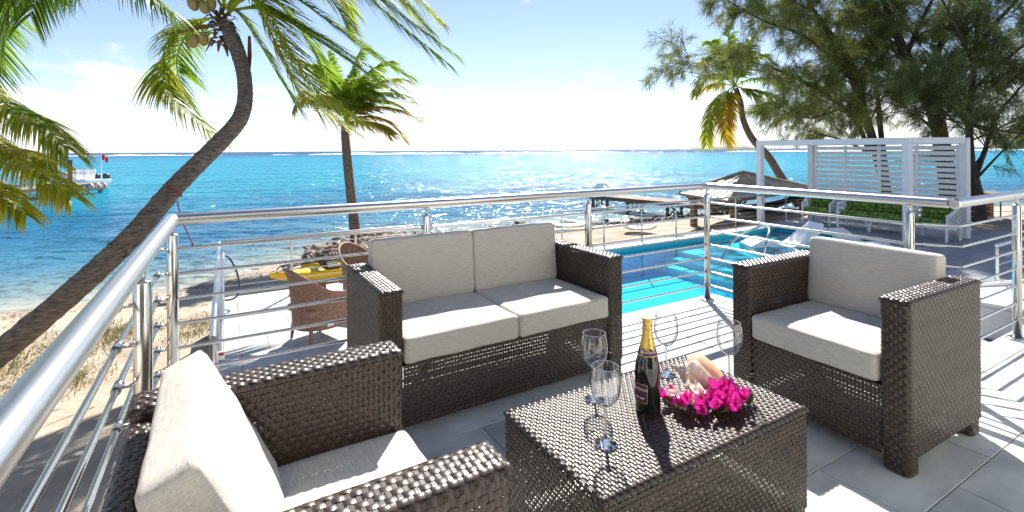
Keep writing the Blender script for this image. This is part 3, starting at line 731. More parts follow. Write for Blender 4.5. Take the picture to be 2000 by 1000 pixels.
def cushion_mesh(name, sx, sy, sz, r=.03, puff=(.012, .012, .012), n=18, seed=0, wr=.0022):
    bm = bmesh.new(); bmesh.ops.create_cube(bm, size=2)
    bmesh.ops.subdivide_edges(bm, edges=bm.edges[:], cuts=n, use_grid_fill=True)
    h = np.array([sx, sy, sz]) / 2
    rg = np.random.default_rng(seed); ks = [(rg.normal(0, 1, 3) * f, rg.uniform(0, 6.3)) for f in (7, 9, 13, 18, 25, 32)]
    for v in bm.verts:
        u = np.array(v.co); u = np.sign(u) * np.abs(u) ** 0.86
        p = u * h
        inner = np.clip(p, -(h - r), h - r); dlt = p - inner; L = np.linalg.norm(dlt)
        nn = dlt / L if L > 1e-9 else np.zeros(3)
        q = inner + nn * r if L > 1e-9 else p
        for a in range(3):
            o1, o2 = u[(a + 1) % 3], u[(a + 2) % 3]
            q[a] += np.sign(u[a]) * abs(u[a]) ** 3 * puff[a] * (1 - o1 * o1) * (1 - o2 * o2)
        wv = sum(math.sin(k @ q + ph) for k, ph in ks) * wr / 3
        q = q + nn * wv
        v.co = q
    me = bpy.data.meshes.new(name); bm.to_mesh(me); bm.free()
    for p in me.polygons: p.use_smooth = True
    me.materials.append(M['cushion'])
    return me
def piping(sx, sy, z, r=.03, rad=.0032):
    pts, nm, cum = plan_loop(-sx / 2, sx / 2, -sy / 2, sy / 2, r)
    return np.column_stack([pts[:-1], np.full(len(pts) - 1, z)])

def woven_seat(name, label, cat, W, D, nseat, loc, rz, xf=-.16, lean=4, bt=.11, bh=.36, ah=.69, aw=.108, seed=1, back_over=.01):
    t = thing(name, label, cat, loc, rz, None)
    x0, x1 = -D / 2, D / 2
    for sgn in (-1, 1):
        ya, yb = sorted((sgn * W / 2, sgn * (W / 2 - aw)))
        b = MB(); f, S = loop_sheet(x0, x1, ya, yb, .075); weave(b, f, S, ah - .075 - .02, closed=True)
        f, S, T = plate_sheet(0, (ya + yb) / 2, ah, D / 2 + .004, aw / 2 + .004); weave(b, f, S, T)
        a_ = b.build('arm', M['rattan'], t, sharp=None)
        for fx_ in (x0 + .045, x1 - .045):
            b = MB(); f, S = loop_sheet(fx_ - .042, fx_ + .042, ya + .006, yb - .006, .004); weave(b, f, S, .075, closed=True)
            b.box(fx_, (ya + yb) / 2, .037, .07, aw - .03, .07); b.build('foot', M['rattan'], t, sharp=None)
    yi = W / 2 - aw - .003
    b = MB(); weave(b, flat_sheet((x1 - .018, -yi, .045), (0, 1, 0), (0, 0, 1), (1, 0, 0)), 2 * yi, .283); b.build('seat_front', M['rattan'], t, sharp=None)
    b = MB(); f, S = loop_sheet(x0, x0 + .05, -yi, yi, .22); weave(b, f, S, ah - .03 - .22 - .02, closed=True)
    f, S, T = plate_sheet(x0 + .025, 0, ah - .03, .028, yi); weave(b, f, S, T); b.build('backrest', M['rattan'], t, sharp=None)
    b = MB()
    for k in range(9): b.box(x0 + .10 + k * (D - .16) / 8, 0, .318, .045, 2 * yi, .012)
    b.build('seat_base', M['rattan_dark'], t, smooth=False)
    cw = 2 * yi / nseat
    for k in range(nseat):
        yc = -yi + (k + .5) * cw
        sx = D - .065
        c_ = obj('seat_cushion', cushion_mesh('seat_cushion', sx, cw - .006, .122, .018, (.003, .003, .007), seed=seed + k), None, t, (x1 - sx / 2 + .006, yc, .394))
        MB().tube(piping(sx - .004, cw - .010, .0445, .018), .0024, 6, closed=True).tube(piping(sx - .004, cw - .010, -.0445, .018), .0024, 6, closed=True).build('seam', M['cushion'], c_)
        th = R(lean); cx = xf - math.sin(th) * bh / 2 - math.cos(th) * bt / 2; cz = .452 + math.cos(th) * bh / 2 - math.sin(th) * bt / 2
        bw = cw - .004 + (back_over if nseat == 1 else 0)
        c2 = obj('back_cushion', cushion_mesh('back_cushion', bt, bw, bh, .018, (.008, .003, .003), seed=seed + 10 + k), None, t, (cx, yc, cz))
        c2.rotation_euler = (0, -th, 0)
        pl = [p[[2, 1, 0]] * [1, 1, -1] for p in piping(bh - .006, bw - .006, bt / 2 - .016, .018)]
        MB().tube(pl, .0024, 6, closed=True).tube([p * [-1, 1, 1] for p in pl], .0024, 6, closed=True).build('seam', M['cushion'], c2)
    return t
woven_seat('rattan_armchair', 'dark woven armchair seen from above beside the left railing', 'armchair', .765, .675, 1, (.138, 1.215, 0), R(1.3), xf=-.009, lean=26, bt=.10, bh=.40, ah=.687, seed=3)
woven_seat('rattan_armchair', 'dark woven armchair facing the coffee table with the pool behind it', 'armchair', .80, .665, 1, (2.645, 1.295, 0), R(179), xf=-.156, lean=5, bt=.11, bh=.355, ah=.698, seed=21)
woven_seat('rattan_sofa', 'dark woven two seat sofa with grey cushions against the front railing', 'sofa', 1.44, .64, 2, (1.295, 2.510, 0), R(-88.9), xf=-.172, lean=4, bt=.10, bh=.365, ah=.68, seed=41)

# coffee table
TZ = .38
tb = thing('rattan_coffee_table', 'low dark woven coffee table with a bottle and glasses', 'coffee table', (1.318, 1.272, 0))
b = MB(); f, S, T = plate_sheet(0, 0, TZ, .472, .272, .016); weave(b, f, S, T, ps=.0128, pt=.0166, amp=.0028, wf=.84); b.build('table_top', M['rattan'], tb, sharp=None)
MB().box(0, 0, TZ - .012, .90, .50, .012).build('under_panel', M['rattan_dark'], tb, smooth=False)
b = MB(); f, S = loop_sheet(-.468, .468, -.268, .268, .03); weave(b, f, S, TZ - .016 - .03 - .004, ps=.0118, pt=.0166, amp=.0026, wf=.84, closed=True); b.build('apron', M['rattan'], tb, sharp=None)
for sx in (-1, 1):
    for sy in (-1, 1): MB().box(sx * .43, sy * .23, .02, .06, .06, .04).build('foot', M['rattan_dark'], tb, smooth=False)
TZ += .0035

# ------------------------------------------------------------------ things on the table
def text_mesh(body, size, spacing=1.0):
    cu = bpy.data.curves.new('lettering', 'FONT'); cu.body = body; cu.size = size; cu.align_x = 'CENTER'; cu.align_y = 'CENTER'; cu.extrude = .0002; cu.space_character = spacing
    o = bpy.data.objects.new('lettering', cu); COL.objects.link(o)
    dg = bpy.context.evaluated_depsgraph_get(); dg.update()
    me = bpy.data.meshes.new_from_object(o.evaluated_get(dg))
    bpy.data.objects.remove(o); bpy.data.curves.remove(cu)
    return me
bt = thing('champagne_bottle', 'dark champagne bottle with gold foil neck on the woven table', 'bottle', (1.283, 1.278, TZ), 0)
prof = [(0, .004), (.036, .0), (.0425, .006), (.0435, .02), (.0435, .135), (.0425, .155), (.039, .175), (.0325, .198), (.0255, .222), (.0205, .245), (.0175, .262), (.0150, .285), (.0148, .30)]
def prof_r(z): return float(np.interp(z, [p[1] for p in prof[1:]], [p[0] for p in prof[1:]]))
MB().lathe(prof, 40).build('body', M['bottle'], bt)
zz = np.linspace(.214, .312, 22)
fp = [(prof_r(min(z, .298)) + .0011 + .0007 * math.sin(z * 900), z) for z in zz] + [(.0165, .3125), (.0175, .3150), (.0172, .322), (.0150, .3245), (0.0, .325)]
fo = MB(); a = np.linspace(0, 2 * np.pi, 40, endpoint=False)
fp = np.array(fp); P = []
for k, (r_, z_) in enumerate(fp):
    rr = r_ + (.0006 * np.sin(a * 7 + z_ * 400) + .0005 * np.sin(a * 11 - z_ * 260)) * (r_ > .004)
    P.append(np.stack([rr * np.cos(a), rr * np.sin(a), np.full_like(a, z_)], -1))
fo.grid(np.array(P)[:, ::-1], cv=True); fo.build('foil', M['gold'], bt)
MB().lathe([(.0172, .286), (.0182, .289), (.0172, .292)], 30, caps=False).build('wire_ring', M['gold'], bt)
CA = math.atan2(-1.278, -1.283)            # the side that faces the terrace door
def patch(a0, a1, z0, z1, off, m, name, parent, n=24, wav=0.0):
    aa = np.linspace(a0, a1, n); zs_ = np.linspace(0, 1, 10)
    P = np.array([[[(prof_r(z0 + (z1 - z0) * q + wav * (1 - q) * math.cos((x - (a0 + a1) / 2) * 3)) + off) * math.cos(x), (prof_r(z0 + (z1 - z0) * q + wav * (1 - q) * math.cos((x - (a0 + a1) / 2) * 3)) + off) * math.sin(x), z0 + (z1 - z0) * q + wav * (1 - q) * math.cos((x - (a0 + a1) / 2) * 3)] for q in zs_] for x in aa])
    b = MB(); b.grid(P); return b.build(name, m, parent, sharp=None)
nl = patch(CA - math.pi, CA + math.pi, .200, .2225, .0016, M['label'], 'neck_label', bt, 48)
patch(CA - math.pi, CA + math.pi, .1975, .2005, .0017, M['label_gold'], 'label_edge', nl, 48)
LA = CA - .82
lb = patch(LA - .80, LA + .80, .040, .105, .0007, M['label_gold'], 'label', bt)
patch(LA - .75, LA + .75, .0425, .1025, .0011, M['label'], 'label_field', lb)
def wrap_text(body, size, ang, z, off, parent, sp=1.0, m=None):
    me = text_mesh(body, size, sp)
    for v in me.vertices:
        x, y, d_ = v.co; zc = z + y; r_ = prof_r(zc) + off + d_
        th = ang + x / max(prof_r(z), .01)
        v.co = (r_ * math.cos(th), r_ * math.sin(th), zc)
    me.materials.clear(); me.materials.append(m or M['print_white'])
    return obj('lettering', me, None, parent)
wrap_text('CHANDON', .0105, CA + .12, .211, .0022, nl, 1.08)
wrap_text('CHANDON', .0135, LA - .02, .086, .0016, lb, 1.1)
for k, (dx, w_) in enumerate(((-.3, .010), (-.05, .006), (.2, .014), (.42, .006))):
    patch(LA + dx, LA + dx + w_ / .0435, .055, .0585 + .001 * (k % 2), .0016, M['print_white'], 'small_print', lb, 4)
patch(CA - .80, CA - .45, .2035, .2185, .0022, M['label_gold'], 'crest', nl, 8)

def wine_glass(label, loc):
    t = thing('wine_glass', label, 'wine glass', loc, random.uniform(0, 6), 'wine glasses on the coffee table')
    bowl = [(.005, .116), (.016, .120), (.030, .131), (.041, .149), (.0475, .172), (.0485, .192), (.0465, .214), (.041, .243)]
    u = np.linspace(0, 1, 30); k = np.linspace(0, 1, len(bowl))
    bz = np.array(bowl)
    from_ = np.stack([np.interp(u, k, bz[:, 0]), np.interp(u, k, bz[:, 1])], -1)
    sm = from_.copy()
    for _ in range(4): sm[1:-1] = (sm[:-2] + 2 * sm[1:-1] + sm[2:]) / 4
    inner = sm.copy(); inner[:, 0] = np.maximum(.0005, inner[:, 0] - .0011); inner[:, 1] += np.linspace(.0012, 0, 30)
    MB().lathe(np.vstack([sm, inner[::-1]]), 40, caps=False).build('bowl', M['thin_glass'], t, sharp=None)
    a = np.linspace(0, 2 * np.pi, 40, endpoint=False)
    MB().tube(np.stack([(.0405 * np.cos(a)), (.0405 * np.sin(a)), np.full(40, .2432)], -1), .0011, 6, closed=True).build('rim', M['glass'], t)
    st = MB().lathe([(0, .0005), (.034, .0005), (.0365, .0015), (.0355, .003), (.022, .0055), (.010, .010), (.0050, .018), (.0038, .035), (.0036, .08), (.0042, .108), (.0075, .119), (.0, .1215)], 32, caps=False)
    st.build('stem', M['glass'], t, sharp=None)
    return t
wine_glass('wine glass nearest the open corner of the table', (1.020, 1.196, TZ))
wine_glass('wine glass beside the sofa end, partly behind another glass', (1.170, 1.432, TZ))
wine_glass('wine glass just behind the champagne bottle', (1.548, 1.438, TZ))
wine_glass('wine glass on the side by the armchair, behind the conch shell', (1.690, 1.250, TZ))

def conch():
    t = thing('conch_shell', 'pale conch shell with an orange lip lying among the flowers', 'seashell', (1.528, 1.285, TZ + .058))
    # body: spiral spire, knobbed shoulder, long tapering canal
    n, m_ = 46, 44
    u = np.linspace(0, 1, n)
    rad = np.interp(u, [0, .10, .20, .30, .36, .44, .60, .80, .93, 1], [.002, .012, .024, .040, .052, .050, .036, .021, .011, .004])
    rad = rad + .003 * np.sin(u * 90) * (u < .34)
    a = np.linspace(0, 2 * np.pi, m_, endpoint=False)
    kn = np.exp(-((u - .34) / .035) ** 2)[:, None] * np.maximum(0, np.cos(a * 7))[None] ** 2 * .016 + np.exp(-((u - .20) / .025) ** 2)[:, None] * np.maximum(0, np.cos(a * 9 + 1))[None] ** 2 * .008
    rr = rad[:, None] * (1 + .16 * np.cos(a - 1)[None]) + kn
    P = np.stack([np.repeat((u * .205 - .085)[:, None], m_, 1), rr * np.cos(a)[None], rr * np.sin(a)[None]], -1)
    cc = np.ones((n, m_, 3)); cc *= (0.92 + .08 * np.sin(u * 60))[:, None, None]
    b = MB(); b.grid(P, cv=True, c=cc.reshape(-1, 3)); bo = b.build('body', M['shell'], t, sharp=None)
    # flaring lip
    v = np.linspace(0, 1, 20); w_ = np.linspace(0, 1, 14)
    L = []
    for p in v:
        row = []
        for q in w_:
            ax = -.035 + .155 * p
            flare = (.022 + .030 * math.sin(math.pi * min(1, p * .92 + .06)) ** .7) * q
            ang = 1.55 - .95 * q
            base = np.interp((ax + .085) / .205, u, rad) * .86
            row.append((ax - .012 * q * q, (base + flare) * math.cos(ang), (base + flare) * math.sin(ang)))
        L.append(row)
    L = np.array(L); b = MB(); b.grid(L); b.grid(L + np.array([0, .0035, .002])[None, None])
    b.build('lip', M['shell_in'], t, sharp=None)
    t.rotation_euler = (R(8), R(13), R(-66))
    return t
conch()

def bract_mesh(name, m, s):
    nv, nu = 7, 5
    P = []
    for i in range(nv):
        v = i / (nv - 1); wv = math.sin(math.pi * min(1, .10 + .86 * v) ** .8) ** .9 * .55 + .01
        row = []
        for j in range(nu):
            uu = (j / (nu - 1) - .5) * 2
            row.append((uu * wv * s * .62, v * s, s * (.16 * abs(uu) + .34 * v * v + .05 * math.sin(6 * v + 3 * uu))))
        P.append(row)
    b = MB(); b.grid(np.array(P)); me = b.mesh(name); me.materials.append(m); return me
bm_ = [bract_mesh('bract', M['bract'], .044), bract_mesh('bract', M['bract'], .037)]
bw_ = [bract_mesh('bract', M['bract_white'], .043), bract_mesh('bract', M['bract_white'], .036)]
lf_ = bract_mesh('leaf', M['leaf'], .042)
def sprig(label, meshes, centre, spread, nflow, seed, leaves=4, hmax=.05):
    t = thing('bougainvillea_sprig', label, 'flowers', (*centre, TZ), 0, 'flowers round the conch shell')
    rg = random.Random(seed)
    stem = MB().tube([(-spread[0], -.01, .006), (0, .004, .010), (spread[0] * .9, .0, .008)], .0015, 6)
    stem.build('stem', M['leaf'], t)
    for k in range(nflow):
        x, y = rg.uniform(-1, 1) * spread[0], rg.uniform(-1, 1) * spread[1]
        z = .012 + rg.random() * hmax * (1 - .5 * abs(x) / spread[0])
        tilt = rg.uniform(-.7, .7), rg.uniform(-.7, .7)
        rz = rg.uniform(0, 6.28)
        base = Matrix.Translation((x, y, z)) @ Matrix.Rotation(tilt[0] - .35, 4, 'X') @ Matrix.Rotation(tilt[1], 4, 'Y')
        for q in range(3):
            o = obj('bract', rg.choice(meshes), None, t)
            o.matrix_local = base @ Matrix.Rotation(rz + q * 2.094 + rg.uniform(-.2, .2), 4, 'Z') @ Matrix.Rotation(rg.uniform(.25, .8), 4, 'X') @ Matrix.Scale(rg.uniform(.8, 1.15), 4)
    for k in range(leaves):
        o = obj('leaf', lf_, None, t); o.matrix_local = Matrix.Translation((rg.uniform(-1, 1) * spread[0], rg.uniform(-1, 1) * spread[1], .006)) @ Matrix.Rotation(rg.uniform(0, 6.28), 4, 'Z') @ Matrix.Rotation(rg.uniform(.0, .4), 4, 'X')
    return t
sprig('cream and pink bougainvillea blossoms in front of the shell spire', bw_, (1.425, 1.222), (.048, .040), 13, 4, 2, .055)
sprig('magenta bougainvillea blossoms heaped at the shell tip', bm_, (1.552, 1.125), (.058, .045), 22, 9, 3, .055)
sprig('loose magenta bougainvillea blossoms along the front of the shell', bm_, (1.458, 1.150), (.068, .032), 18, 15, 4, .035)
sprig('few magenta bougainvillea blossoms tucked against the bottle', bm_, (1.375, 1.225), (.030, .045), 8, 23, 3, .035)

# ------------------------------------------------------------------ palms
def bez(pts, n):
    pts = np.array(pts, float); u = np.linspace(0, 1, n)[:, None]
    if len(pts) == 4:
        return (1 - u) ** 3 * pts[0] + 3 * u * (1 - u) ** 2 * pts[1] + 3 * u * u * (1 - u) * pts[2] + u ** 3 * pts[3]
    return (1 - u) ** 2 * pts[0] + 2 * u * (1 - u) * pts[1] + u * u * pts[2]
def catmull(pts, n):
    pts = np.array(pts, float); k = len(pts)
    P = np.vstack([2 * pts[0] - pts[1], pts, 2 * pts[-1] - pts[-2]])
    out = []
    for t in np.linspace(0, k - 1 - 1e-6, n):
        i = int(t); u = t - i; p0, p1, p2, p3 = P[i:i + 4]
        out.append(.5 * ((2 * p1) + (-p0 + p2) * u + (2 * p0 - 5 * p1 + 4 * p2 - p3) * u * u + (-p0 + 3 * p1 - 3 * p2 + p3) * u ** 3))
    return np.array(out)
WIND = np.array([rgt[0], rgt[1], 0.0])
GREEN = np.array([.20, .34, .03]); YELLOW = np.array([.56, .52, .035]); DRY = np.array([.52, .27, .07]); OLIVE = np.array([.31, .41, .03])
def frond(parent, ctrl, L=0.6, n=64, droop=.55, wind=.25, width=.03, col=GREEN, col2=OLIVE, start=.16, seed=0, split_up=.25, rr=.016, dens=None, tipdry=.0, wind_dir=None, side=None):
    """A feather leaf: midrib and two rows of narrow drooping leaflets."""
    rg = np.random.default_rng(seed)
    wd = WIND if wind_dir is None else wind_dir
    path = bez(ctrl, 60) if len(ctrl) in (3, 4) else catmull(ctrl, 60)
    b = MB()
    rc = (col * .8 + YELLOW * .5)
    b.tube(path, np.linspace(rr, rr * .15, 60), 6, caps=False, c=np.clip(rc, 0, 1))
    T = nrm(np.gradient(path, axis=0))
    up = np.array([0, 0, 1.0])
    V, Q, C = [], [], []
    k = 0; ks = 5
    for i in range(n):
        f = start + (1 - start) * (i + .5) / n
        for sg in (-1, 1):
            if side and sg != side: continue
            ff = min(.999, f + rg.normal(0, .004)); a = ff * 59; i0 = int(a); p = path[i0] + (path[min(i0 + 1, 59)] - path[i0]) * (a - i0)
            t = T[i0]
            s_ = np.cross(t, up); s_ = s_ / max(np.linalg.norm(s_), 1e-6)
            nn = np.cross(s_, t)
            prof_l = (0.55 + .45 * math.sin(math.pi * min(1, (f - start) / (1 - start) * 1.15 + .12))) if f < .78 else (0.92 - (f - .78) / .22 * .45)
            l_ = L * prof_l * rg.uniform(.86, 1.1)
            fwdl = .45 + .75 * ((f - start) / (1 - start)) ** 1.3 + rg.normal(0, .06)
            d0 = nrm(s_ * sg + t * fwdl + nn * split_up * rg.uniform(.5, 1.4))
            dr = droop * rg.uniform(.75, 1.35); wi = wind * rg.uniform(.6, 1.4)
            u = np.linspace(0, 1, ks)
            c_ = p + l_ * (d0[None] * u[:, None] + (np.array([0, 0, -1]) * dr + wd * wi)[None] * (u ** 2)[:, None])
            c_ = p + (c_ - p) * (l_ / max(1e-6, np.sum(np.linalg.norm(np.diff(c_, axis=0), axis=1))))
            tt = nrm(np.gradient(c_, axis=0))
            wvec = nrm(np.cross(tt, nn + rg.normal(0, .25, 3)))
            wd_ = width * np.array([.55, 1, .85, .48, .03])[:, None] * .5
            V.append(np.stack([c_ - wvec * wd_, c_ + wvec * wd_], 1).reshape(-1, 3))
            for q in range(ks - 1): Q.append([k + 2 * q, k + 2 * q + 1, k + 2 * q + 3, k + 2 * q + 2])
            k += 2 * ks
            base = col + (col2 - col) * rg.random() ** 1.3
            cc = np.repeat(base[None], ks * 2, 0)
            if tipdry: cc = cc + (DRY * .8 - cc) * (np.repeat(u, 2) ** 2 * tipdry * rg.random())[:, None]
            C.append(np.clip(cc * rg.uniform(.75, 1.2), 0, 1))
    b.add(np.concatenate(V), q=Q, c=np.concatenate(C))
    return b.build('frond', M['frond'], parent, sharp=None)
def trunk(parent, pts, rads, rings=120, n=16, seed=0):
    P = catmull(pts, rings); r_ = np.interp(np.linspace(0, 1, rings), np.linspace(0, 1, len(rads)), rads)
    rg = np.random.default_rng(seed)
    ringp = np.cumsum(rg.uniform(.7, 1.3, rings)) / 3.2
    r_ = r_ * (1 + .022 * (np.sin(ringp * 2 * np.pi) > .55) + rg.normal(0, .014, rings))
    P = P + rg.normal(0, .002, P.shape)
    b = MB(); b.tube(P, r_, n)
    return b.build('trunk', M['bark'], parent, sharp=None)

def px_path(pts, depths):
    if np.isscalar(depths): depths = [depths] * len(pts)
    return [spot(x, y, d_) for (x, y), d_ in zip(pts, depths)]

# leaning palm beside the railing
pa = thing('leaning_palm', 'tall leaning coconut palm with green coconuts beyond the left railing', 'palm tree')
trunk(pa, px_path([(-230, 850), (-60, 735), (100, 606), (250, 470), (345, 362), (425, 282), (468, 232), (479, 185), (473, 130), (455, 78), (438, 42)], [5.9, 6.1, 6.35, 6.8, 7.3, 7.7, 8.0, 8.2, 8.4, 8.6, 8.8]),
      [.170, .160, .148, .142, .134, .128, .122, .114, .112, .124, .10], 200, 18)
b = MB()
cr0 = spot(432, 45, 8.8)
for k in range(46):
    a = k * 2.4; h_ = (k / 46.0)
    d_ = np.array([math.cos(a), math.sin(a), .7 - h_ * 1.3]); d_ = nrm(d_)
    p0 = cr0 + np.array([0, 0, .12 - .45 * h_]) + d_ * .06
    p1 = p0 + d_ * .16 + np.array([0, 0, .03]); p2 = p1 + d_ * .09 - np.array([0, 0, .10])
    side_ = nrm(np.cross(d_, [0, 0, 1])) * .045
    b.grid(np.array([[p0 - side_, p0 + side_], [p1 - side_ * .8, p1 + side_ * .8], [p2 - side_ * .25, p2 + side_ * .25]]))
b.build('fibre_sheath', M['fibre'], pa, sharp=None)
F1 = [([(438, 35), (385, 40), (330, 75), (318, 150), (345, 200), (428, 272)], 6.5, dict(L=.62, n=70, droop=.55, wind=.18, col=GREEN, col2=YELLOW * .8, tipdry=.5)),
      ([(440, 25), (375, 55), (345, 120), (365, 190), (395, 235)], 7.1, dict(L=.55, n=56, droop=.5, wind=.3, col=GREEN, col2=OLIVE)),
      ([(445, 25), (490, -10), (540, 86), (596, 185), (680, 252)], 6.6, dict(L=.68, n=76, droop=.5, wind=.35, col=OLIVE, col2=YELLOW * .8, rr=.022)),
      ([(445, 20), (520, 20), (610, 72), (690, 125), (785, 190)], 6.9, dict(L=.66, n=74, droop=.45, wind=.35, col=GREEN, col2=OLIVE)),
      ([(445, 15), (540, -20), (640, 40), (720, 100), (800, 150)], 7.3, dict(L=.62, n=70, droop=.45, wind=.35, col=GREEN, col2=OLIVE)),
      ([(445, 10), (560, -70), (690, -25), (780, 48), (875, 124)], 6.9, dict(L=.72, n=76, droop=.62, wind=.2, col=GREEN, col2=OLIVE)),
      ([(445, 10), (540, -90), (660, -70), (760, -20), (840, 60)], 7.4, dict(L=.75, n=70, droop=.7, wind=.2, col=OLIVE, col2=YELLOW * .7)),
      ([(445, 10), (500, -60), (570, -60), (640, -10), (690, 60)], 7.5, dict(L=.75, n=66, droop=.6, wind=.2, col=OLIVE, col2=YELLOW * .6)),
      ([(445, 15), (500, -30), (560, 20), (610, 90), (640, 150)], 7.6, dict(L=.6, n=60, droop=.5, wind=.35, col=GREEN, col2=OLIVE)),
      ([(445, 15), (470, 30), (510, 90), (545, 150), (585, 215)], 7.0, dict(L=.5, n=60, droop=.5, wind=.3, col=GREEN, col2=OLIVE)),
      ([(438, 20), (380, -60), (280, -90), (180, -60), (110, -5)], 6.4, dict(L=.66, n=70, droop=.75, wind=.12, col=GREEN * .8, col2=GREEN)),
      ([(438, 20), (420, -90), (360, -160), (290, -170), (220, -120)], 7.2, dict(L=.66, n=60, droop=.7, wind=.15, col=GREEN * .8, col2=GREEN)),
      ([(438, 20), (450, -120), (500, -190), (570, -200), (640, -160)], 7.0, dict(L=.66, n=60, droop=.7, wind=.2, col=GREEN * .8, col2=OLIVE)),
      ([(445, 20), (425, -40), (470, -90), (560, -120), (660, -100)], 6.3, dict(L=.66, n=60, droop=.7, wind=.2, col=GREEN, col2=OLIVE))]
for k, (pts, dep_, kw) in enumerate(F1):
    kw = dict(kw); kw['L'] = kw['L'] * 1.34; kw['n'] = int(kw['n'] * 1.3); kw['width'] = .038; kw['rr'] = kw.get('rr', .016) * 1.3
    ds_ = np.linspace(8.8, 8.8 + 1.5 * (dep_ - 6.8), len(pts))
    frond(pa, px_path(pts, list(ds_)), seed=100 + k, **kw)
    if k in (2, 3, 5, 6, 7, 10):                 # a second, slightly higher leaf of the same whorl
        j_ = random.Random(k); ox, oy = j_.uniform(-14, 34), j_.uniform(-34, -6)
        p2 = [(x + ox * q, y + oy * q) for q, (x, y) in zip(np.linspace(0, 1.1, len(pts)), pts)]
        kw['L'] *= .92; kw['width'] = .03; frond(pa, px_path(p2, list(ds_ + np.linspace(0, j_.uniform(-.5, .7), len(pts)))), seed=150 + k, **kw)
for k, (x, y, d_) in enumerate(((377, 8, 8.45), (399, 14, 8.45), (412, 8, 8.55), (390, -6, 8.5), (378, 80, 8.45), (397, 76, 8.5))):
    p = spot(x, y, d_); cn = MB().lathe([(0, -.123), (.040, -.110), (.076, -.06), (.086, 0), (.076, .065), (.042, .11), (0, .123)], 16)
    o = cn.build('coconut', M['coconut'], pa, loc=p); o.rotation_euler = (random.uniform(-.4, .4), random.uniform(-.4, .4), 0)
MB().tube(px_path([(435, 48), (395, 52), (355, 62), (316, 66)], 8.55), [.025, .036, .03, .005], 8).build('flower_spathe', M['fibre'], pa)
MB().tube(px_path([(430, 50), (405, 20), (385, 12)], 8.55), [.014, .012, .008], 8).tube(px_path([(430, 55), (405, 62), (385, 74)], 8.55), [.012, .01, .007], 8).build('fruit_stalk', M['fibre'], pa)
MB().grid(np.array([[spot(484, 70, 8.6), spot(490, 70, 8.6)], [spot(483, 110, 8.56), spot(492, 108, 8.56)], [spot(487, 145, 8.54), spot(489, 145, 8.54)]])).build('dead_bract', M['fibre'], pa)

def ring_round(p0, d_, r_, n=26):
    d_ = nrm(d_); s_ = nrm(np.cross(d_, [0, 0, 1])); n2 = np.cross(s_, d_); a = np.linspace(0, 2 * np.pi, n, endpoint=False)
    return p0 + r_ * (np.cos(a)[:, None] * s_ + np.sin(a)[:, None] * n2)
ra = thing('red_rope', 'red rope tied round the leaning palm trunk with its end dangling', 'rope')
pc = spot(337, 372, 7.25); dirp = spot(425, 282, 7.7) - spot(250, 470, 6.8)
MB().tube(ring_round(pc, dirp, .143), .011, 8, closed=True).build('loop', M['rope_red'], ra)
MB().tube(catmull([spot(346, 392, 7.1), spot(350, 410, 7.1), spot(356, 432, 7.1), spot(366, 455, 7.1), spot(376, 476, 7.1)], 24), .008, 8).build('dangling_end', M['rope_red'], ra)
MB().lathe([(0, -.03), (.014, -.02), (.016, .005), (.008, .02)], 10, centre=tuple(spot(376, 478, 7.1))).build('knot', M['rope_red'], ra)
rb = thing('dark_rope', 'dark rope tied low round the leaning palm trunk', 'rope')
pc = spot(232, 486, 6.75)
MB().tube(ring_round(pc, dirp, .150), .010, 8, closed=True).build('loop', M['rope_dark'], rb)
MB().tube(catmull([spot(240, 492, 6.6), spot(247, 490, 6.58), spot(244, 502, 6.58), spot(238, 500, 6.58)], 14), .008, 6).build('loose_end', M['rope_dark'], rb)

# palm on the shore
pb = thing('shore_palm', 'straight coconut palm with windblown yellowing fronds on the rocky shore', 'palm tree')
bs = ground(697, 474, -1.75); D2 = 16.7
trunk(pb, [bs - [0, 0, .3]] + px_path([(690, 420), (684, 370), (678, 310), (674, 262), (673, 238)], D2), [.20, .165, .155, .15, .135, .11], 110, 14, 3)
c0 = (676, 236)
F2 = [([c0, (668, 200), (655, 150), (640, 108)], -.3, GREEN, OLIVE), ([c0, (676, 190), (680, 140), (705, 98)], .3, GREEN, OLIVE), ([c0, (690, 180), (715, 130), (765, 120)], -.5, GREEN, OLIVE),
      ([c0, (700, 170), (750, 145), (800, 158)], .5, OLIVE, YELLOW), ([c0, (700, 185), (760, 165), (800, 195)], -.9, GREEN, OLIVE), ([c0, (705, 200), (750, 180), (790, 215)], .7, GREEN, YELLOW),
      ([c0, (700, 208), (760, 195), (815, 232)], -.6, YELLOW, DRY), ([c0, (705, 225), (755, 215), (792, 276)], .4, YELLOW * .9, DRY * 1.2), ([c0, (700, 240), (740, 232), (760, 262)], -1.2, YELLOW, DRY),
      ([c0, (640, 200), (595, 170), (574, 212)], -.6, OLIVE, DRY), ([c0, (640, 190), (610, 165), (588, 195)], .6, GREEN, OLIVE), ([c0, (650, 180), (628, 140), (612, 130)], -.9, GREEN, OLIVE),
      ([c0, (690, 190), (705, 160), (735, 185)], -1.4, GREEN, OLIVE), ([c0, (685, 185), (690, 150), (720, 150)], -1.6, GREEN, OLIVE), ([c0, (660, 200), (645, 175), (640, 200)], -1.5, GREEN, OLIVE)]
for k, (pts, dd, c1, c2) in enumerate(F2):
    frond(pb, px_path(pts, [D2, D2 + dd * .4, D2 + dd * .8, D2 + dd]), L=.9, n=66, droop=.55, wind=.45, width=.07, col=c1, col2=c2, seed=200 + k, rr=.028, tipdry=.6 if c1 is not GREEN else .15)
b = MB()
for k in range(14):
    a = k * 2.4; p0 = spot(675, 246, D2); d_ = np.array([math.cos(a), math.sin(a), .5]); b.tube([p0, p0 + d_ * .18, p0 + d_ * .26 - [0, 0, .12]], [.05, .035, .01], 6)
b.build('fibre_sheath', M['fibre'], pb)

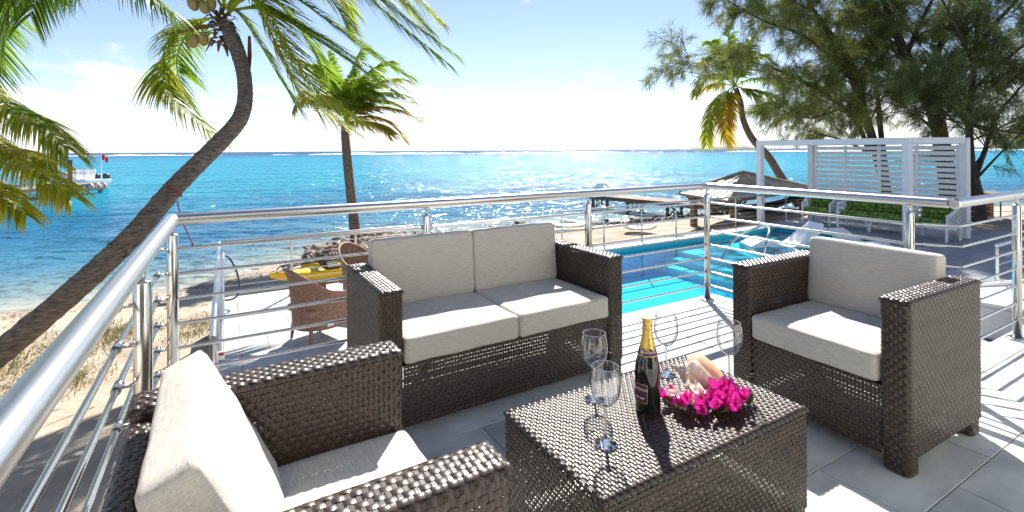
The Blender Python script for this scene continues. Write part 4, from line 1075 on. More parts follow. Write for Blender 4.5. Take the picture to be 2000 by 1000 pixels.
# palm behind the boat shelter
D3 = 21.5
pc_ = thing('slanting_palm', 'slanting coconut palm in front of the dark feathery trees', 'palm tree')
trunk(pc_, px_path([(1560, 400), (1528, 350), (1500, 305), (1470, 272), (1452, 235), (1446, 200), (1437, 172)], D3), [.19, .17, .155, .14, .125, .12, .10], 100, 14, 5)
c0 = (1436, 168)
F3 = [([c0, (1428, 130), (1420, 90), (1424, 52)], 0, GREEN * 1.2, OLIVE), ([c0, (1410, 130), (1395, 110), (1372, 118)], .4, GREEN, OLIVE), ([c0, (1405, 140), (1372, 132), (1358, 185)], -.4, OLIVE, YELLOW),
      ([c0, (1405, 160), (1375, 165), (1362, 182)], .8, YELLOW, DRY), ([c0, (1405, 185), (1380, 215), (1381, 282)], -.6, OLIVE, YELLOW), ([c0, (1420, 190), (1408, 230), (1424, 286)], -.9, YELLOW, DRY),
      ([c0, (1470, 180), (1510, 175), (1548, 215)], -.4, GREEN, OLIVE), ([c0, (1465, 150), (1505, 140), (1530, 175)], .5, GREEN, OLIVE), ([c0, (1450, 130), (1470, 100), (1500, 110)], -.5, GREEN, OLIVE),
      ([c0, (1460, 175), (1480, 185), (1490, 222)], -.9, OLIVE, YELLOW), ([c0, (1445, 140), (1450, 100), (1468, 75)], .6, GREEN, OLIVE), ([c0, (1425, 140), (1405, 90), (1390, 82)], -.7, GREEN, OLIVE)]
for k, (pts, dd, c1, c2) in enumerate(F3):
    frond(pc_, px_path(pts, [D3, D3 + dd * .4, D3 + dd * .8, D3 + dd]), L=.95, n=54, droop=.5, wind=.12, width=.08, col=c1, col2=c2, seed=300 + k, rr=.03, tipdry=.4)
for (x, y) in ((1419, 190), (1425, 203), (1428, 192)):
    MB().lathe([(0, -.12), (.07, -.06), (.085, 0), (.06, .08), (0, .12)], 12, centre=tuple(spot(x, y, D3 - .4))).build('coconut', M['coconut'], pc_)

# palm at the left edge, its trunk outside the view
pd = thing('edge_palm', 'coconut palm whose hanging fronds reach in at the left edge', 'palm tree')
D4 = 5.2
trunk(pd, px_path([(-560, 900), (-420, 640), (-300, 380), (-230, 220), (-200, 130)], [4.9, 5, 5.1, 5.2, 5.2]), [.17, .15, .13, .12, .10], 90, 14, 8)
c0 = (-195, 120)
F4 = [([c0, (-90, -170), (40, -110), (30, -40), (-6, 130)], 4.8, dict(L=.78, n=130, droop=.25, wind=.16, col=GREEN * .55, col2=GREEN * .9, split_up=.1, width=.028)),
      ([c0, (-120, -200), (60, -150), (200, -70), (335, 22)], 5.0, dict(L=.8, n=84, droop=.75, wind=.05, col=GREEN * .6, col2=GREEN)),
      ([c0, (-60, -200), (70, -190), (95, -120), (60, 30)], 5.3, dict(L=.8, n=110, droop=.45, wind=.1, col=GREEN * .45, col2=GREEN * .8, split_up=.1)),
      ([c0, (-120, -120), (-40, -60), (-20, 40), (-30, 160)], 5.6, dict(L=.75, n=70, droop=.4, wind=.2, col=GREEN * .7, col2=GREEN)),
      ([c0, (-80, 150), (20, 208), (80, 240), (133, 292)], 5.0, dict(L=.62, n=80, droop=.65, wind=.10, col=GREEN, col2=YELLOW * .8, tipdry=.3)),
      ([c0, (-100, 210), (-10, 280), (50, 296), (104, 314)], 5.3, dict(L=.55, n=70, droop=.6, wind=.12, col=YELLOW, col2=YELLOW * 1.2, tipdry=.3)),
      ([c0, (-110, 240), (-20, 300), (70, 330), (140, 384)], 4.9, dict(L=.62, n=84, droop=.6, wind=.08, col=OLIVE, col2=YELLOW, tipdry=.5)),
      ([c0, (-130, 260), (-60, 340), (0, 370), (50, 420)], 5.1, dict(L=.55, n=60, droop=.6, wind=.05, col=YELLOW * .8, col2=OLIVE, tipdry=.5)),
      ([c0, (-200, -60), (-260, -150), (-380, -160)], 5.4, dict(L=.7, n=50, col=GREEN, col2=OLIVE)), ([c0, (-280, 60), (-380, 60), (-470, 160)], 5.2, dict(L=.7, n=50, col=GREEN, col2=OLIVE)),
      ([c0, (-260, 150), (-320, 230), (-340, 380)], 5.2, dict(L=.7, n=50, col=OLIVE, col2=YELLOW))]
for k, (pts, dep_, kw) in enumerate(F4):
    kw = dict(kw); kw['n'] = int(kw['n'] * 1.3); kw['width'] = .027
    frond(pd, px_path(pts, list(np.linspace(D4, dep_, len(pts)))), seed=400 + k, **kw)

# ------------------------------------------------------------------ casuarina trees
def casuarina(label, stems, n2, seed, spray_len=.42, foliage=1.0, clip=None, tintc=(.07, .10, .035), low=-30):
    t = thing('casuarina_tree', label, 'tree', group='feathery trees beyond the pergola')
    rg = np.random.default_rng(seed)
    wood = MB(); twigs = MB(); tips = []
    for (pts, rads) in stems:
        P = catmull(pts, max(24, 8 * len(pts))); r_ = np.interp(np.linspace(0, 1, len(P)), np.linspace(0, 1, len(rads)), rads)
        r_ = r_ * .78 * (1 + rg.normal(0, .03, len(P)))
        wood.tube(P, r_, 10)
        L_ = np.sum(np.linalg.norm(np.diff(P, axis=0), axis=1))
        Tn = nrm(np.gradient(P, axis=0))
        nb = int(n2 * L_)
        for k in range(nb):
            f = rg.uniform(.22, 1.0); i = min(len(P) - 1, int(f * len(P)))
            a = rg.uniform(0, 6.28); d_ = np.array([math.cos(a), math.sin(a), rg.uniform(.0, .9)])
            d_ = nrm(nrm(d_) + Tn[i] * .55)
            bl = rg.uniform(.9, 2.5) * (1.15 - .5 * f)
            bp = catmull([P[i], P[i] + d_ * bl * .4 + [0, 0, .05], P[i] + d_ * bl * .75 + [0, 0, .02 * bl], P[i] + d_ * bl * 1.0 - [0, 0, rg.uniform(0, .25) * bl]], 9)
            twigs.tube(bp, np.linspace(max(.012, r_[i] * .28), .005, 9), 5, caps=False)
            bt_ = nrm(np.gradient(bp, axis=0))
            for q in range(int(rg.integers(6, 11) * foliage + .5)):
                g = rg.uniform(.25, 1.0); j = min(8, int(g * 9)); p0 = bp[j]
                dd = nrm(bt_[j] + rg.normal(0, .75, 3) + [0, 0, .1]); tl = rg.uniform(.25, .65)
                tp = np.array([p0, p0 + dd * tl * .55, p0 + dd * tl - [0, 0, .10 * tl]])
                twigs.tube(tp, [.006, .004, .002], 3, caps=False)
                for s_ in range(3): tips.append((tp[0] + (tp[2] - tp[0]) * (.3 + .35 * s_), dd))
    tr = wood.build('trunk', M['bark_dark'], t, sharp=None)
    twigs.build('branch', M['bark_dark'], t, sharp=None)
    # needle sprays: drooping threads fanned round each twig
    tp = np.array([x[0] for x in tips]); td = np.array([x[1] for x in tips]); N = len(tp); K = 15
    base = np.repeat(tp, K, 0) + rg.normal(0, .035, (N * K, 3)); dr = nrm(np.repeat(td, K, 0) * 1.0 + rg.normal(0, .55, (N * K, 3)) + np.array([0, 0, -.25]))
    ln = spray_len * rg.uniform(.5, 1.1, (N * K, 1))
    mid = base + dr * ln * .55; end = base + dr * ln + np.array([0, 0, -.22]) * ln
    w_ = nrm(np.cross(dr, rg.normal(0, 1, (N * K, 3)))) * .0058
    V = np.stack([base - w_, base + w_, mid - w_, mid + w_, end], 1).reshape(-1, 3)
    i0 = np.arange(N * K)[:, None] * 5
    q = i0 + np.array([[0, 1, 3, 2]]); tri = i0 + np.array([[2, 3, 4]])
    cl = np.array(tintc) * rg.uniform(.6, 1.5, (N, 1)); mixy = rg.random((N, 1)) ** 3
    cl = cl * (1 - mixy * .6) + np.array([.17, .13, .05]) * mixy * .6
    cl = np.repeat(np.repeat(cl, K, 0), 5, 0)
    b = MB(); b.add(V, q=q, t=tri, c=np.clip(cl, 0, 1))
    cr_ = b.build('crown', M['needle'], t, smooth=False); cr_['kind'] = 'stuff'
    return t
DA, DB, DC = 18.5, 17.5, 15.5
def pp(pts, d_, dd=0.0): return px_path(pts, list(np.linspace(d_, d_ + dd, len(pts))))
casuarina('feathery casuarina with several slim leaning trunks rising behind the white pergola',
          [(pp([(1745, 430), (1712, 300), (1690, 225), (1668, 150), (1640, 90), (1590, 20), (1545, -60)], DA, -.5), [.24, .20, .17, .14, .11, .07, .03]),
           (pp([(1700, 300), (1672, 238), (1628, 195), (1570, 160), (1500, 130), (1420, 110)], DA, -1.5), [.13, .10, .08, .06, .04, .015]),
           (pp([(1735, 380), (1720, 255), (1712, 180), (1690, 110), (1690, 40), (1670, -60)], DA, 1), [.14, .12, .1, .08, .06, .03]),
           (pp([(1668, 150), (1610, 100), (1560, 65), (1490, 40), (1420, 0)], DA, -1), [.10, .08, .06, .04, .015]),
           (pp([(1430, 112), (1392, 130), (1356, 150), (1344, 112)], DA - 1.5, 0), [.03, .02, .012, .005]),
           (pp([(1690, 225), (1640, 215), (1590, 230), (1540, 225)], DA, -2), [.06, .05, .03, .01]),
           (pp([(1700, 300), (1650, 275), (1600, 262), (1560, 250)], DA, 0), [.08, .05, .03, .01]),
           (pp([(1690, 225), (1650, 130), (1600, 40), (1530, -60), (1450, -80)], DA, 1), [.1, .08, .06, .03, .01])], 4.2, 11, foliage=1.0, tintc=(.22, .26, .065))
casuarina('feathery casuarina with one thick forked trunk behind the pergola corner',
          [(pp([(1860, 440), (1842, 300), (1825, 220), (1800, 165), (1770, 110), (1745, 50), (1700, -60)], DB, 0), [.36, .32, .29, .25, .2, .15, .06]),
           (pp([(1815, 195), (1765, 175), (1730, 130), (1700, 80), (1650, 0)], DB, .6), [.15, .12, .10, .07, .03]),
           (pp([(1805, 170), (1830, 110), (1850, 40), (1860, -60)], DB, -.6), [.15, .12, .08, .04]),
           (pp([(1812, 165), (1860, 140), (1910, 128), (1990, 125), (2080, 130)], DB, -1), [.08, .07, .06, .04, .015]),
           (pp([(1770, 110), (1800, 40), (1850, -40), (1930, -80)], DB, -1.5), [.1, .08, .05, .02])], 4.0, 12, foliage=.9, tintc=(.19, .25, .065))
casuarina('dark casuarina with a twisted forked trunk standing by the beach fence',
          [(pp([(1912, 445), (1905, 380), (1896, 320), (1893, 250), (1897, 180), (1905, 100), (1915, -40)], DC, 0), [.30, .26, .15, .12, .10, .08, .05]),
           (pp([(1905, 345), (1925, 290), (1945, 230), (1985, 180), (2040, 120)], DC, -.5), [.10, .08, .06, .04, .02]),
           (pp([(1893, 250), (1870, 200), (1850, 175), (1800, 160)], DC, -.5), [.05, .04, .03, .01]),
           (pp([(1880, 235), (1930, 250), (2000, 262), (2090, 270)], DC, -.5), [.045, .04, .035, .02]),
           (pp([(1700, 190), (1780, 215), (1860, 235), (1930, 255)], DC - .2, 0), [.012, .025, .035, .045]),
           (pp([(1905, 100), (1950, 40), (2010, -20), (2080, -60)], DC, -1.5), [.08, .07, .05, .02]),
           (pp([(1905, 130), (1870, 60), (1840, 0), (1800, -60)], DC, -1), [.08, .06, .04, .02]),
           (pp([(1897, 180), (1960, 120), (2040, 60), (2120, 20)], DC, -1), [.07, .06, .04, .02])], 4.2, 13, foliage=.9, tintc=(.14, .19, .06))

# ------------------------------------------------------------------ pergola with seats
A_, B_, C_, D_ = (np.array(p) for p in ((14.69, 5.78), (14.69, 9.70), (16.50, 5.25), (16.60, 9.17)))
PT = DZ + 2.60
pg = thing('white_pergola', 'white pergola with slatted screens standing on the pool deck', 'pergola')
for p in (A_, B_, C_, D_): MB().box(p[0], p[1], DZ + 1.23, .17, .17, 2.46, M=Matrix.Rotation(R(-8), 4, 'Z'), bev=.012).build('column', M['white'], pg, smooth=False)
def beam(p, q, z0, z1, w, name, parent, m=None, ext=.085, bev=.008):
    p, q = np.array(p, float), np.array(q, float); d_ = q - p; L_ = np.linalg.norm(d_); a = math.atan2(d_[1], d_[0]); c_ = (p + q) / 2
    return MB().box(c_[0], c_[1], (z0 + z1) / 2, L_ + 2 * ext, w, z1 - z0, M=Matrix.Rotation(a, 4, 'Z'), bev=bev).build(name, m or M['white'], parent, smooth=False)
beam(A_, B_, PT - .16, PT, .18, 'top_beam', pg); beam(C_, D_, PT - .163, PT - .003, .178, 'top_beam', pg)
beam(A_, C_, PT - .157, PT + .003, .176, 'top_beam', pg, ext=-.09); beam(B_, D_, PT - .158, PT + .002, .176, 'top_beam', pg, ext=-.09)
for f in np.linspace(.12, .88, 7):   # roof louvres seen edge on
    beam(A_ + (B_ - A_) * f, C_ + (D_ - C_) * f, PT - .10, PT - .06, .14, 'roof_louvre', pg, ext=-.10)
def screen(p, q, nm_, z0, z1, name):
    s_ = bpy.data.objects.new(name, None); s_.empty_display_size = .1; COL.objects.link(s_); s_.parent = pg
    p, q = np.array(p, float), np.array(q, float); d_ = (q - p); a = math.atan2(d_[1], d_[0]); u_ = d_ / np.linalg.norm(d_)
    for f in np.linspace(0, 1, nm_): 
        c_ = p + u_ * .13 + (d_ - u_ * .26) * f
        MB().box(c_[0], c_[1], (z0 + z1) / 2, .075, .06, z1 - z0, M=Matrix.Rotation(a, 4, 'Z'), bev=.006).build('upright', M['white'], s_, smooth=False)
    L_ = np.linalg.norm(d_) - .22; c_ = (p + q) / 2
    me = MB().box(0, 0, 0, L_, .022, .108, M=Matrix.Rotation(a, 4, 'Z') @ Matrix.Rotation(R(-20), 4, 'X'), bev=.004).mesh('slat', False); me.materials.append(M['white'])
    for k in range(int((z1 - z0) / .148)): obj('slat', me, None, s_, (c_[0] + .0, c_[1], z1 - .08 - k * .148))
    return s_
screen(C_, D_, 5, DZ + .05, PT - .18, 'slat_screen')

def lattice(b, o, us, w, h0, h1, n, m_):
    """Diamond lattice of thin strips in a panel that slopes from h0 to h1."""
    o = np.array(o, float); us = np.array(us, float)
    for k in range(-m_, n + m_):
        for sg in (1, -1):
            pts = []
            for q in np.linspace(0, 1, 14):
                x = (k + q * m_) / n if sg > 0 else (k + m_ - q * m_) / n
                if 0 <= x <= 1: pts.append(o + us * w * x + np.array([0, 0, (h0 + (h1 - h0) * x) * q]))
            if len(pts) > 1: b.tube([pts[0], pts[-1]], .009, 4, caps=False)
def garden_seat(label, loc, rz, W, cat):
    t = thing('garden_armchair' if W < 1.2 else 'garden_sofa', label, cat, loc, rz, 'white lattice seats under the pergola')
    D = .72; y = W / 2
    for sx in (-1, 1):
        for sy in (-1, 1): MB().box(sx * (D / 2 - .03), sy * (y - .03), .19, .05, .05, .38, bev=.006).build('leg', M['white'], t, smooth=False)
    if W > 1.2:
        MB().tube([(D / 2 - .03, -.12, .30), (D / 2 - .03, -.03, .22), (D / 2 - .03, -.02, .0)], .022, 8).tube([(D / 2 - .03, .12, .30), (D / 2 - .03, .03, .22), (D / 2 - .03, .02, .0)], .022, 8).build('leg', M['white'], t)
    MB().box(0, 0, .34, D, W, .07, bev=.01).build('seat_frame', M['white'], t, smooth=False)
    for sy in (-1, 1):
        b = MB(); yy = sy * (y - .02)
        lattice(b, (D / 2 - .03, yy, .36), (-1, 0, 0), D - .06, .30, .58, 6, 4)
        b.tube([(D / 2 - .03, yy, .36), (D / 2 - .03, yy, .66)], .024, 8).tube(catmull([(D / 2 - .03, yy, .66), (.12, yy, .68), (-.1, yy, .76), (-D / 2 + .02, yy, .95)], 14), .024, 8)
        b.build('arm', M['white'], t)
    b = MB(); lattice(b, (-D / 2 + .02, -y, .36), (0, 1, 0), W, .58, .58, int(W / .11), 5)
    b.tube([(-D / 2 + .02, -y, .94), (-D / 2 + .02, y, .94)], .024, 8); b.build('backrest', M['white'], t)
    ns_ = max(1, round(W / .8))
    for k in range(ns_):
        w_ = (W - .10) / ns_; yc = -y + .05 + w_ * (k + .5)
        def tuft(nx, ny, sx, sy, th):
            u, v = np.meshgrid(np.linspace(0, 1, nx * 6 + 1), np.linspace(0, 1, ny * 6 + 1), indexing='ij')
            hgt_ = .25 + .75 * np.abs(np.sin(u * nx * np.pi) * np.sin(v * ny * np.pi)) ** .5
            edge = np.minimum(np.minimum(u, 1 - u) * nx * 3, np.minimum(v, 1 - v) * ny * 3).clip(0, 1) ** .5
            return np.stack([(u - .5) * sx, (v - .5) * sy, th * hgt_ * edge], -1)
        P = tuft(4, 4, D - .12, w_ - .01, .12); b = MB(); b.grid(P); b.box(0, 0, -.02, D - .12, w_ - .01, .04)
        b.build('seat_cushion', M['green_cushion'], t, loc=(.03, yc, .42))
        P = tuft(4, 4, .50, w_ - .01, .12); b = MB(); b.grid(P[..., [2, 1, 0]]); b.box(-.02, 0, 0, .04, w_ - .01, .50)
        o = b.build('back_cushion', M['green_cushion'], t, loc=(-D / 2 + .10, yc, .74)); o.rotation_euler = (0, R(-10), 0)
    return t
garden_seat('white lattice armchair with green tufted cushions nearest the boat shelter', (16.0, 8.60, DZ), R(180 + 10), .80, 'garden seat')
garden_seat('wide white lattice sofa with green tufted cushions against the slatted screen', (15.95, 7.10, DZ), R(180 + 6), 1.62, 'garden sofa')
garden_seat('white lattice armchair with green tufted cushions by the pergola corner column', (15.72, 5.62, DZ), R(180 - 4), .86, 'garden seat')

# ------------------------------------------------------------------ boat shelter, hammock, pier
gz = thing('boat_shelter', 'open timber shelter with a hipped metal roof on the beach', 'shelter')
ap = spot(1452, 337, 18.2)
ez = -0.36
e_left, e_front, e_right = ground(1326, 376, ez), ground(1424, 391, ez), ground(1592, 367, ez)
e_back = e_left + e_right - e_front
corners = [e_front, e_right, e_back, e_left]
rf = MB(); 
for i in range(4):
    p, q = corners[i], corners[(i + 1) % 4]
    rf.add(np.array([p, q, ap]), t=[[0, 1, 2]]); rf.add(np.array([p, q, ap]) - [0, 0, .05], t=[[2, 1, 0]])
    rf.add(np.array([p, q, q - [0, 0, .05], p - [0, 0, .05]]), q=[[0, 3, 2, 1]])
ro = rf.build('roof', M['roof'], gz, smooth=False)
for i in range(4):
    p, q = corners[i], corners[(i + 1) % 4]; n_ = 9
    hp = np.array(p); MB().tube([hp + [0, 0, .02], ap + [0, 0, .03]], .045, 6).build('hip_cap', M['wood_pale'], ro)
    for k in range(1, n_):
        f = k / n_; base = p + (q - p) * f; 
        e_ = 1 - abs(2 * f - 1)         # seam runs up the slope until it meets a hip
        mid = (p + q) / 2; top = base + (ap - mid) * e_
        MB().tube([base + [0, 0, .012], top + [0, 0, .012]], .018, 4).build('seam', M['roof'], ro)
    MB().tube([p - [0, 0, .05], q - [0, 0, .05]], .05, 6).build('fascia', M['wood'], gz)
ctr = (e_front + e_back) / 2
for c_ in corners:
    p = ctr + (c_ - ctr) * .80
    gzb = float(sand_z(p[0], p[1])) - .2
    MB().box(p[0], p[1], (ez - .02 + gzb) / 2, .20, .20, ez - gzb - .02, bev=.01).build('post', M['wood_red'], gz, smooth=False)
    for d_ in ((.45, 0), (-.45, 0), (0, .45), (0, -.45)):
        MB().tube([(p[0], p[1], ez - .5), (p[0] + d_[0], p[1] + d_[1], ez - .07)], .04, 6).build('brace', M['wood_red'], gz)
hm = thing('hammock', 'dark net hammock slung between the shelter posts', 'hammock')
h0 = ctr + (e_front - ctr) * .8; h1 = ctr + (e_left - ctr) * .8; h2 = ctr + (e_right - ctr) * .8
def hammock_mesh(p, q, sag, w):
    P = []
    for f in np.linspace(0, 1, 22):
        c_ = p + (q - p) * f; c_ = c_ - np.array([0, 0, sag * 4 * f * (1 - f)]); ww = w * math.sin(math.pi * f) ** .5
        s_ = nrm(np.cross(q - p, [0, 0, 1]))
        P.append([c_ + s_ * ww * u_ + np.array([0, 0, .22 * u_ * u_ * math.sin(math.pi * f)]) for u_ in np.linspace(-1, 1, 9)])
    return np.array(P)
b = MB(); b.grid(hammock_mesh(np.array([h1[0], h1[1], ez - .25]), np.array([h2[0], h2[1], ez - .25]), .62, .5)); b.build('net', M['hammock'], hm)

pier = thing('wooden_pier', 'long wooden pier on crossed piles running out over the sea', 'pier')
pz = -1.22
p0, p1 = ground(1700, 424, pz)[:2], ground(1163, 379, pz)[:2]
dv = p1 - p0; PL = np.linalg.norm(dv); du = dv / PL; pn = np.array([-du[1], du[0]]); pa_ = math.atan2(dv[1], dv[0]); PW = 1.5
pme = MB().box(0, 0, -.02, .145, PW, .04, M=Matrix.Rotation(pa_, 4, 'Z')).mesh('plank', False); pme.materials.append(M['wood_red'])
npl = int(PL / .16)
for k in range(npl):
    c_ = p0 + du * (k + .5) * .16; obj('plank', pme, None, pier, (c_[0], c_[1], pz + random.uniform(-.006, .006)))
for s_ in (-1, 1):
    beam(p0 + pn * s_ * .6, p1 + pn * s_ * .6, pz - .22, pz - .045, .08, 'stringer', pier, M['wood'], ext=0)
pile = MB().tube([(0, 0, -1.6), (0, 0, -.05)], .085, 8).mesh('pile'); pile.materials.append(M['wood'])
for k in range(int(PL / 2.35) + 1):
    c_ = p1 - du * (.35 + 2.35 * k)
    for s_ in (-1, 1):
        q = c_ + pn * s_ * .6; obj('pile', pile, None, pier, (q[0], q[1], pz))
        q2 = c_ - pn * s_ * .6
        MB().tube([(q[0], q[1], pz - .12), (q2[0], q2[1], SEA_Z + .02)], .045, 6).build('brace', M['wood'], pier)
ld = p1 - du * .25
for s_ in (-.22, .22):
    a_ = ld + pn * s_
    MB().tube(catmull([(a_[0], a_[1], SEA_Z - .3), (a_[0], a_[1], pz + .3), (a_[0] - du[0] * .1, a_[1] - du[1] * .1, pz + .55), (a_[0] - du[0] * .45, a_[1] - du[1] * .45, pz + .5), (a_[0] - du[0] * .5, a_[1] - du[1] * .5, pz)], 20), .03, 6).build('ladder_rail', M['steel_old'], pier)

# ------------------------------------------------------------------ dock and boats on the left
dz = SEA_Z + .85
q0, q1 = ground(-120, 388, dz - .25)[:2], ground(172, 356, dz)[:2]
q0 = ground(-160, 385, dz)[:2]; 
dock = thing('timber_dock', 'low timber dock with pale planks on stout piles by the moored boat', 'dock')
dv = q1 - q0; QL = np.linalg.norm(dv); du2 = dv / QL; qn = np.array([-du2[1], du2[0]]); qa = math.atan2(dv[1], dv[0]); QW = 2.6
dme = MB().box(0, 0, -.03, .29, QW, .06, M=Matrix.Rotation(qa, 4, 'Z')).mesh('plank', False); dme.materials.append(M['wood_pale'])
for k in range(int(QL / .30)):
    c_ = q0 + du2 * (k + .5) * .30; obj('plank', dme, None, dock, (c_[0], c_[1], dz + random.uniform(-.01, .01)))
for s_ in (-1, 1): beam(q0 + qn * s_ * 1.2, q1 + qn * s_ * 1.2, dz - .30, dz - .065, .14, 'stringer', dock, M['wood_pale'], ext=0)
dp = MB().tube([(0, 0, -2.2), (0, 0, -.05)], .17, 10).mesh('pile'); dp.materials.append(M['wood_pale'])
tall = MB().tube([(0, 0, -2.2), (0, 0, 1.9)], .15, 10).mesh('pile'); tall.materials.append(M['wood'])
for k in range(int(QL / 2.6) + 1):
    c_ = q1 - du2 * (.3 + 2.6 * k)
    for s_ in (-1, 1):
        q = c_ + qn * s_ * 1.15; obj('pile', dp if (k % 3 or s_ < 0) else tall, None, dock, (q[0], q[1], dz))
def boat(label, loc, rz, L_=6.2):
    t = thing('motor_boat', label, 'boat', loc, rz)
    n = 26; u = np.linspace(0, 1, n)
    half = np.interp(u, [0, .1, .5, .8, .95, 1], [1.02, 1.1, 1.12, .75, .25, .03]); keel = np.interp(u, [0, .6, .9, 1], [-.45, -.45, -.15, .35]); sheer = np.interp(u, [0, .5, 1], [.55, .6, .95])
    sec = []
    for i in range(n):
        row = []
        for a, z in ((-1, 1), (-.98, .55), (-.75, .12), (0, 0), (.75, .12), (.98, .55), (1, 1)):
            row.append((-L_ / 2 + L_ * u[i], a * half[i], keel[i] + (sheer[i] - keel[i]) * z))
        sec.append(row)
    b = MB(); b.grid(np.array(sec)); b.g.append([b.n - n * 7 + k for k in range(7)]); b.build('hull', M['white_plastic'], t, sharp=50)
    dk_ = np.array([[(-L_ / 2 + L_ * u[i], -half[i] * .97, sheer[i] - .02), (-L_ / 2 + L_ * u[i], half[i] * .97, sheer[i] - .02)] for i in range(n)])
    MB().grid(dk_).build('deck', M['white_plastic'], t)
    MB().box(.2, 0, 1.0, .9, .9, .9, bev=.12).build('console', M['white_plastic'], t, smooth=False)
    for x in (-.9, -1.8): MB().box(x, 0, .85, .5, 1.0, .5, bev=.1).box(x - .22, 0, 1.25, .14, 1.0, .5, bev=.05).build('seat', M['white_plastic'], t, smooth=False)
    for y in (-.7, .7):
        for x in (.7, -.4): MB().tube([(x, y, .6), (x * .9, y * .9, 2.3)], .035, 6).build('canopy_pole', M['steel_old'], t)
    for y in (-.4, .4): MB().box(-L_ / 2 - .30, y, .75, .55, .42, .5, bev=.1).box(-L_ / 2 - .25, y, .05, .22, .2, 1.1, bev=.04).build('outboard_motor', M['black'], t, smooth=False)
    MB().tube([(-L_ / 2 + .5, .5, .6), (-L_ / 2 + .5, .5, 2.9)], .03, 6).build('flag_pole', M['white_plastic'], t)
    P = np.array([[(-L_ / 2 + .5 - .9 * a, .5 + .08 * math.sin(a * 6), 2.85 - .35 * a - .5 * c_) for c_ in (0, .5, 1)] for a in np.linspace(0, 1, 8)])
    MB().grid(P).build('flag', M['flag'], t)
    return t
bp_ = spot(142, 349, 43)
boat('white open motor boat with a red flag moored behind the dock', (bp_[0], bp_[1], SEA_Z + .35), qa + math.pi, 6.6)
bp2 = spot(40, 348, 50)
boat('second white motor boat half hidden by the hanging fronds', (bp2[0], bp2[1], SEA_Z + .35), qa + math.pi, 6.0)
for k, f in enumerate((.4, 1.1, 1.9)):
    c_ = q1 - du2 * f - qn * 1.42
    o = MB().lathe([(0, -.34), (.16, -.28), (.27, -.05), (.24, .15), (.08, .30), (0, .34)], 14, centre=(c_[0], c_[1], dz - .28)).build('dock_buoy', M['fender'])
    tag(o, ('round white buoy hanging at the outer corner of the dock', 'round white buoy hanging second from the dock end', 'round white buoy hanging third from the dock end')[k], 'buoy', 'buoys on the dock')

# ------------------------------------------------------------------ rocks
def rock_mesh(seed, m):
    bm = bmesh.new(); bmesh.ops.create_icosphere(bm, subdivisions=2, radius=1)
    rg = np.random.default_rng(seed); ks = [(rg.normal(0, 1, 3) * f, rg.uniform(0, 6.3), a) for f, a in ((1.6, .24), (2.2, .18), (3.5, .14), (5, .10), (8, .06))]
    for v in bm.verts:
        p = np.array(v.co); k = 1 + sum(a * math.sin(q @ p * 1.5 + ph) for q, ph, a in ks); v.co = p * k * [1, .8, .6]
    me = bpy.data.meshes.new('rock'); bm.to_mesh(me); bm.free(); me.materials.append(m); return me
rk = [rock_mesh(s_, M['rock']) for s_ in range(7)]; rkd = [rock_mesh(s_ + 20, M['rock_dark']) for s_ in range(5)]
rg = random.Random(5)
def put_rock(me, x, y, s_, label, group):
    o = obj('shore_rock', me, None, None, (x, y, float(sand_z(x, y)) + s_ * .18)); o.scale = (s_, s_, s_ * rg.uniform(.7, 1.1)); o.rotation_euler = (rg.uniform(-.3, .3), rg.uniform(-.3, .3), rg.uniform(0, 6.3))
    return tag(o, label, 'rock', group)
n_r = 0
while n_r < 190:
    px_, py_ = rg.uniform(598, 840), rg.uniform(452, 500)
    g_ = ground(px_, py_, -1.85)
    d_ = float(shore(g_[0])) - g_[1]
    if not (-1.6 < d_ < 2.6) or g_[0] > 8: continue
    s_ = rg.uniform(.07, .23) * (1.3 if d_ < .3 else 1)
    dark = d_ < -.1 and rg.random() < .7
    put_rock(rg.choice(rkd if dark else rk), g_[0], g_[1], s_, 'dark wet rock at the waterline by the shore palm' if dark else 'rough pale coral rock in the rubble by the shore palm', 'dark rocks at the waterline' if dark else 'coral rocks round the shore palm')
    n_r += 1
for k in range(40):
    x = rg.uniform(9, 24); y = float(shore(x)) - rg.uniform(-.5, .8)
    put_rock(rg.choice(rkd), x, y, rg.uniform(.14, .38), 'dark rock on the shoreline between the sofa and the shelter', 'dark rocks on the shoreline')
# small rubble, nobody could count it
b = MB(); rgn = np.random.default_rng(31)
oc = np.array([[1, 0, 0], [-1, 0, 0], [0, 1, 0], [0, -1, 0], [0, 0, 1], [0, 0, -1.]]); ot = [[0, 2, 4], [2, 1, 4], [1, 3, 4], [3, 0, 4], [2, 0, 5], [1, 2, 5], [3, 1, 5], [0, 3, 5]]
for k in range(2600):
    if k < 1600: x = rgn.uniform(2.2, 8.5); d_ = rgn.normal(1.0, 1.0)
    else: x = rgn.uniform(8.5, 25); d_ = rgn.normal(.5, .5)
    y = float(shore(x)) - d_; s_ = rgn.uniform(.02, .10)
    b.add(oc * s_ * rgn.uniform(.6, 1.2, (6, 3)) + [x, y, float(sand_z(x, y)) + s_ * .3], t=ot)
tag(b.build('rubble', M['rock'], smooth=False), 'broken coral rubble along the shore', kind='stuff')

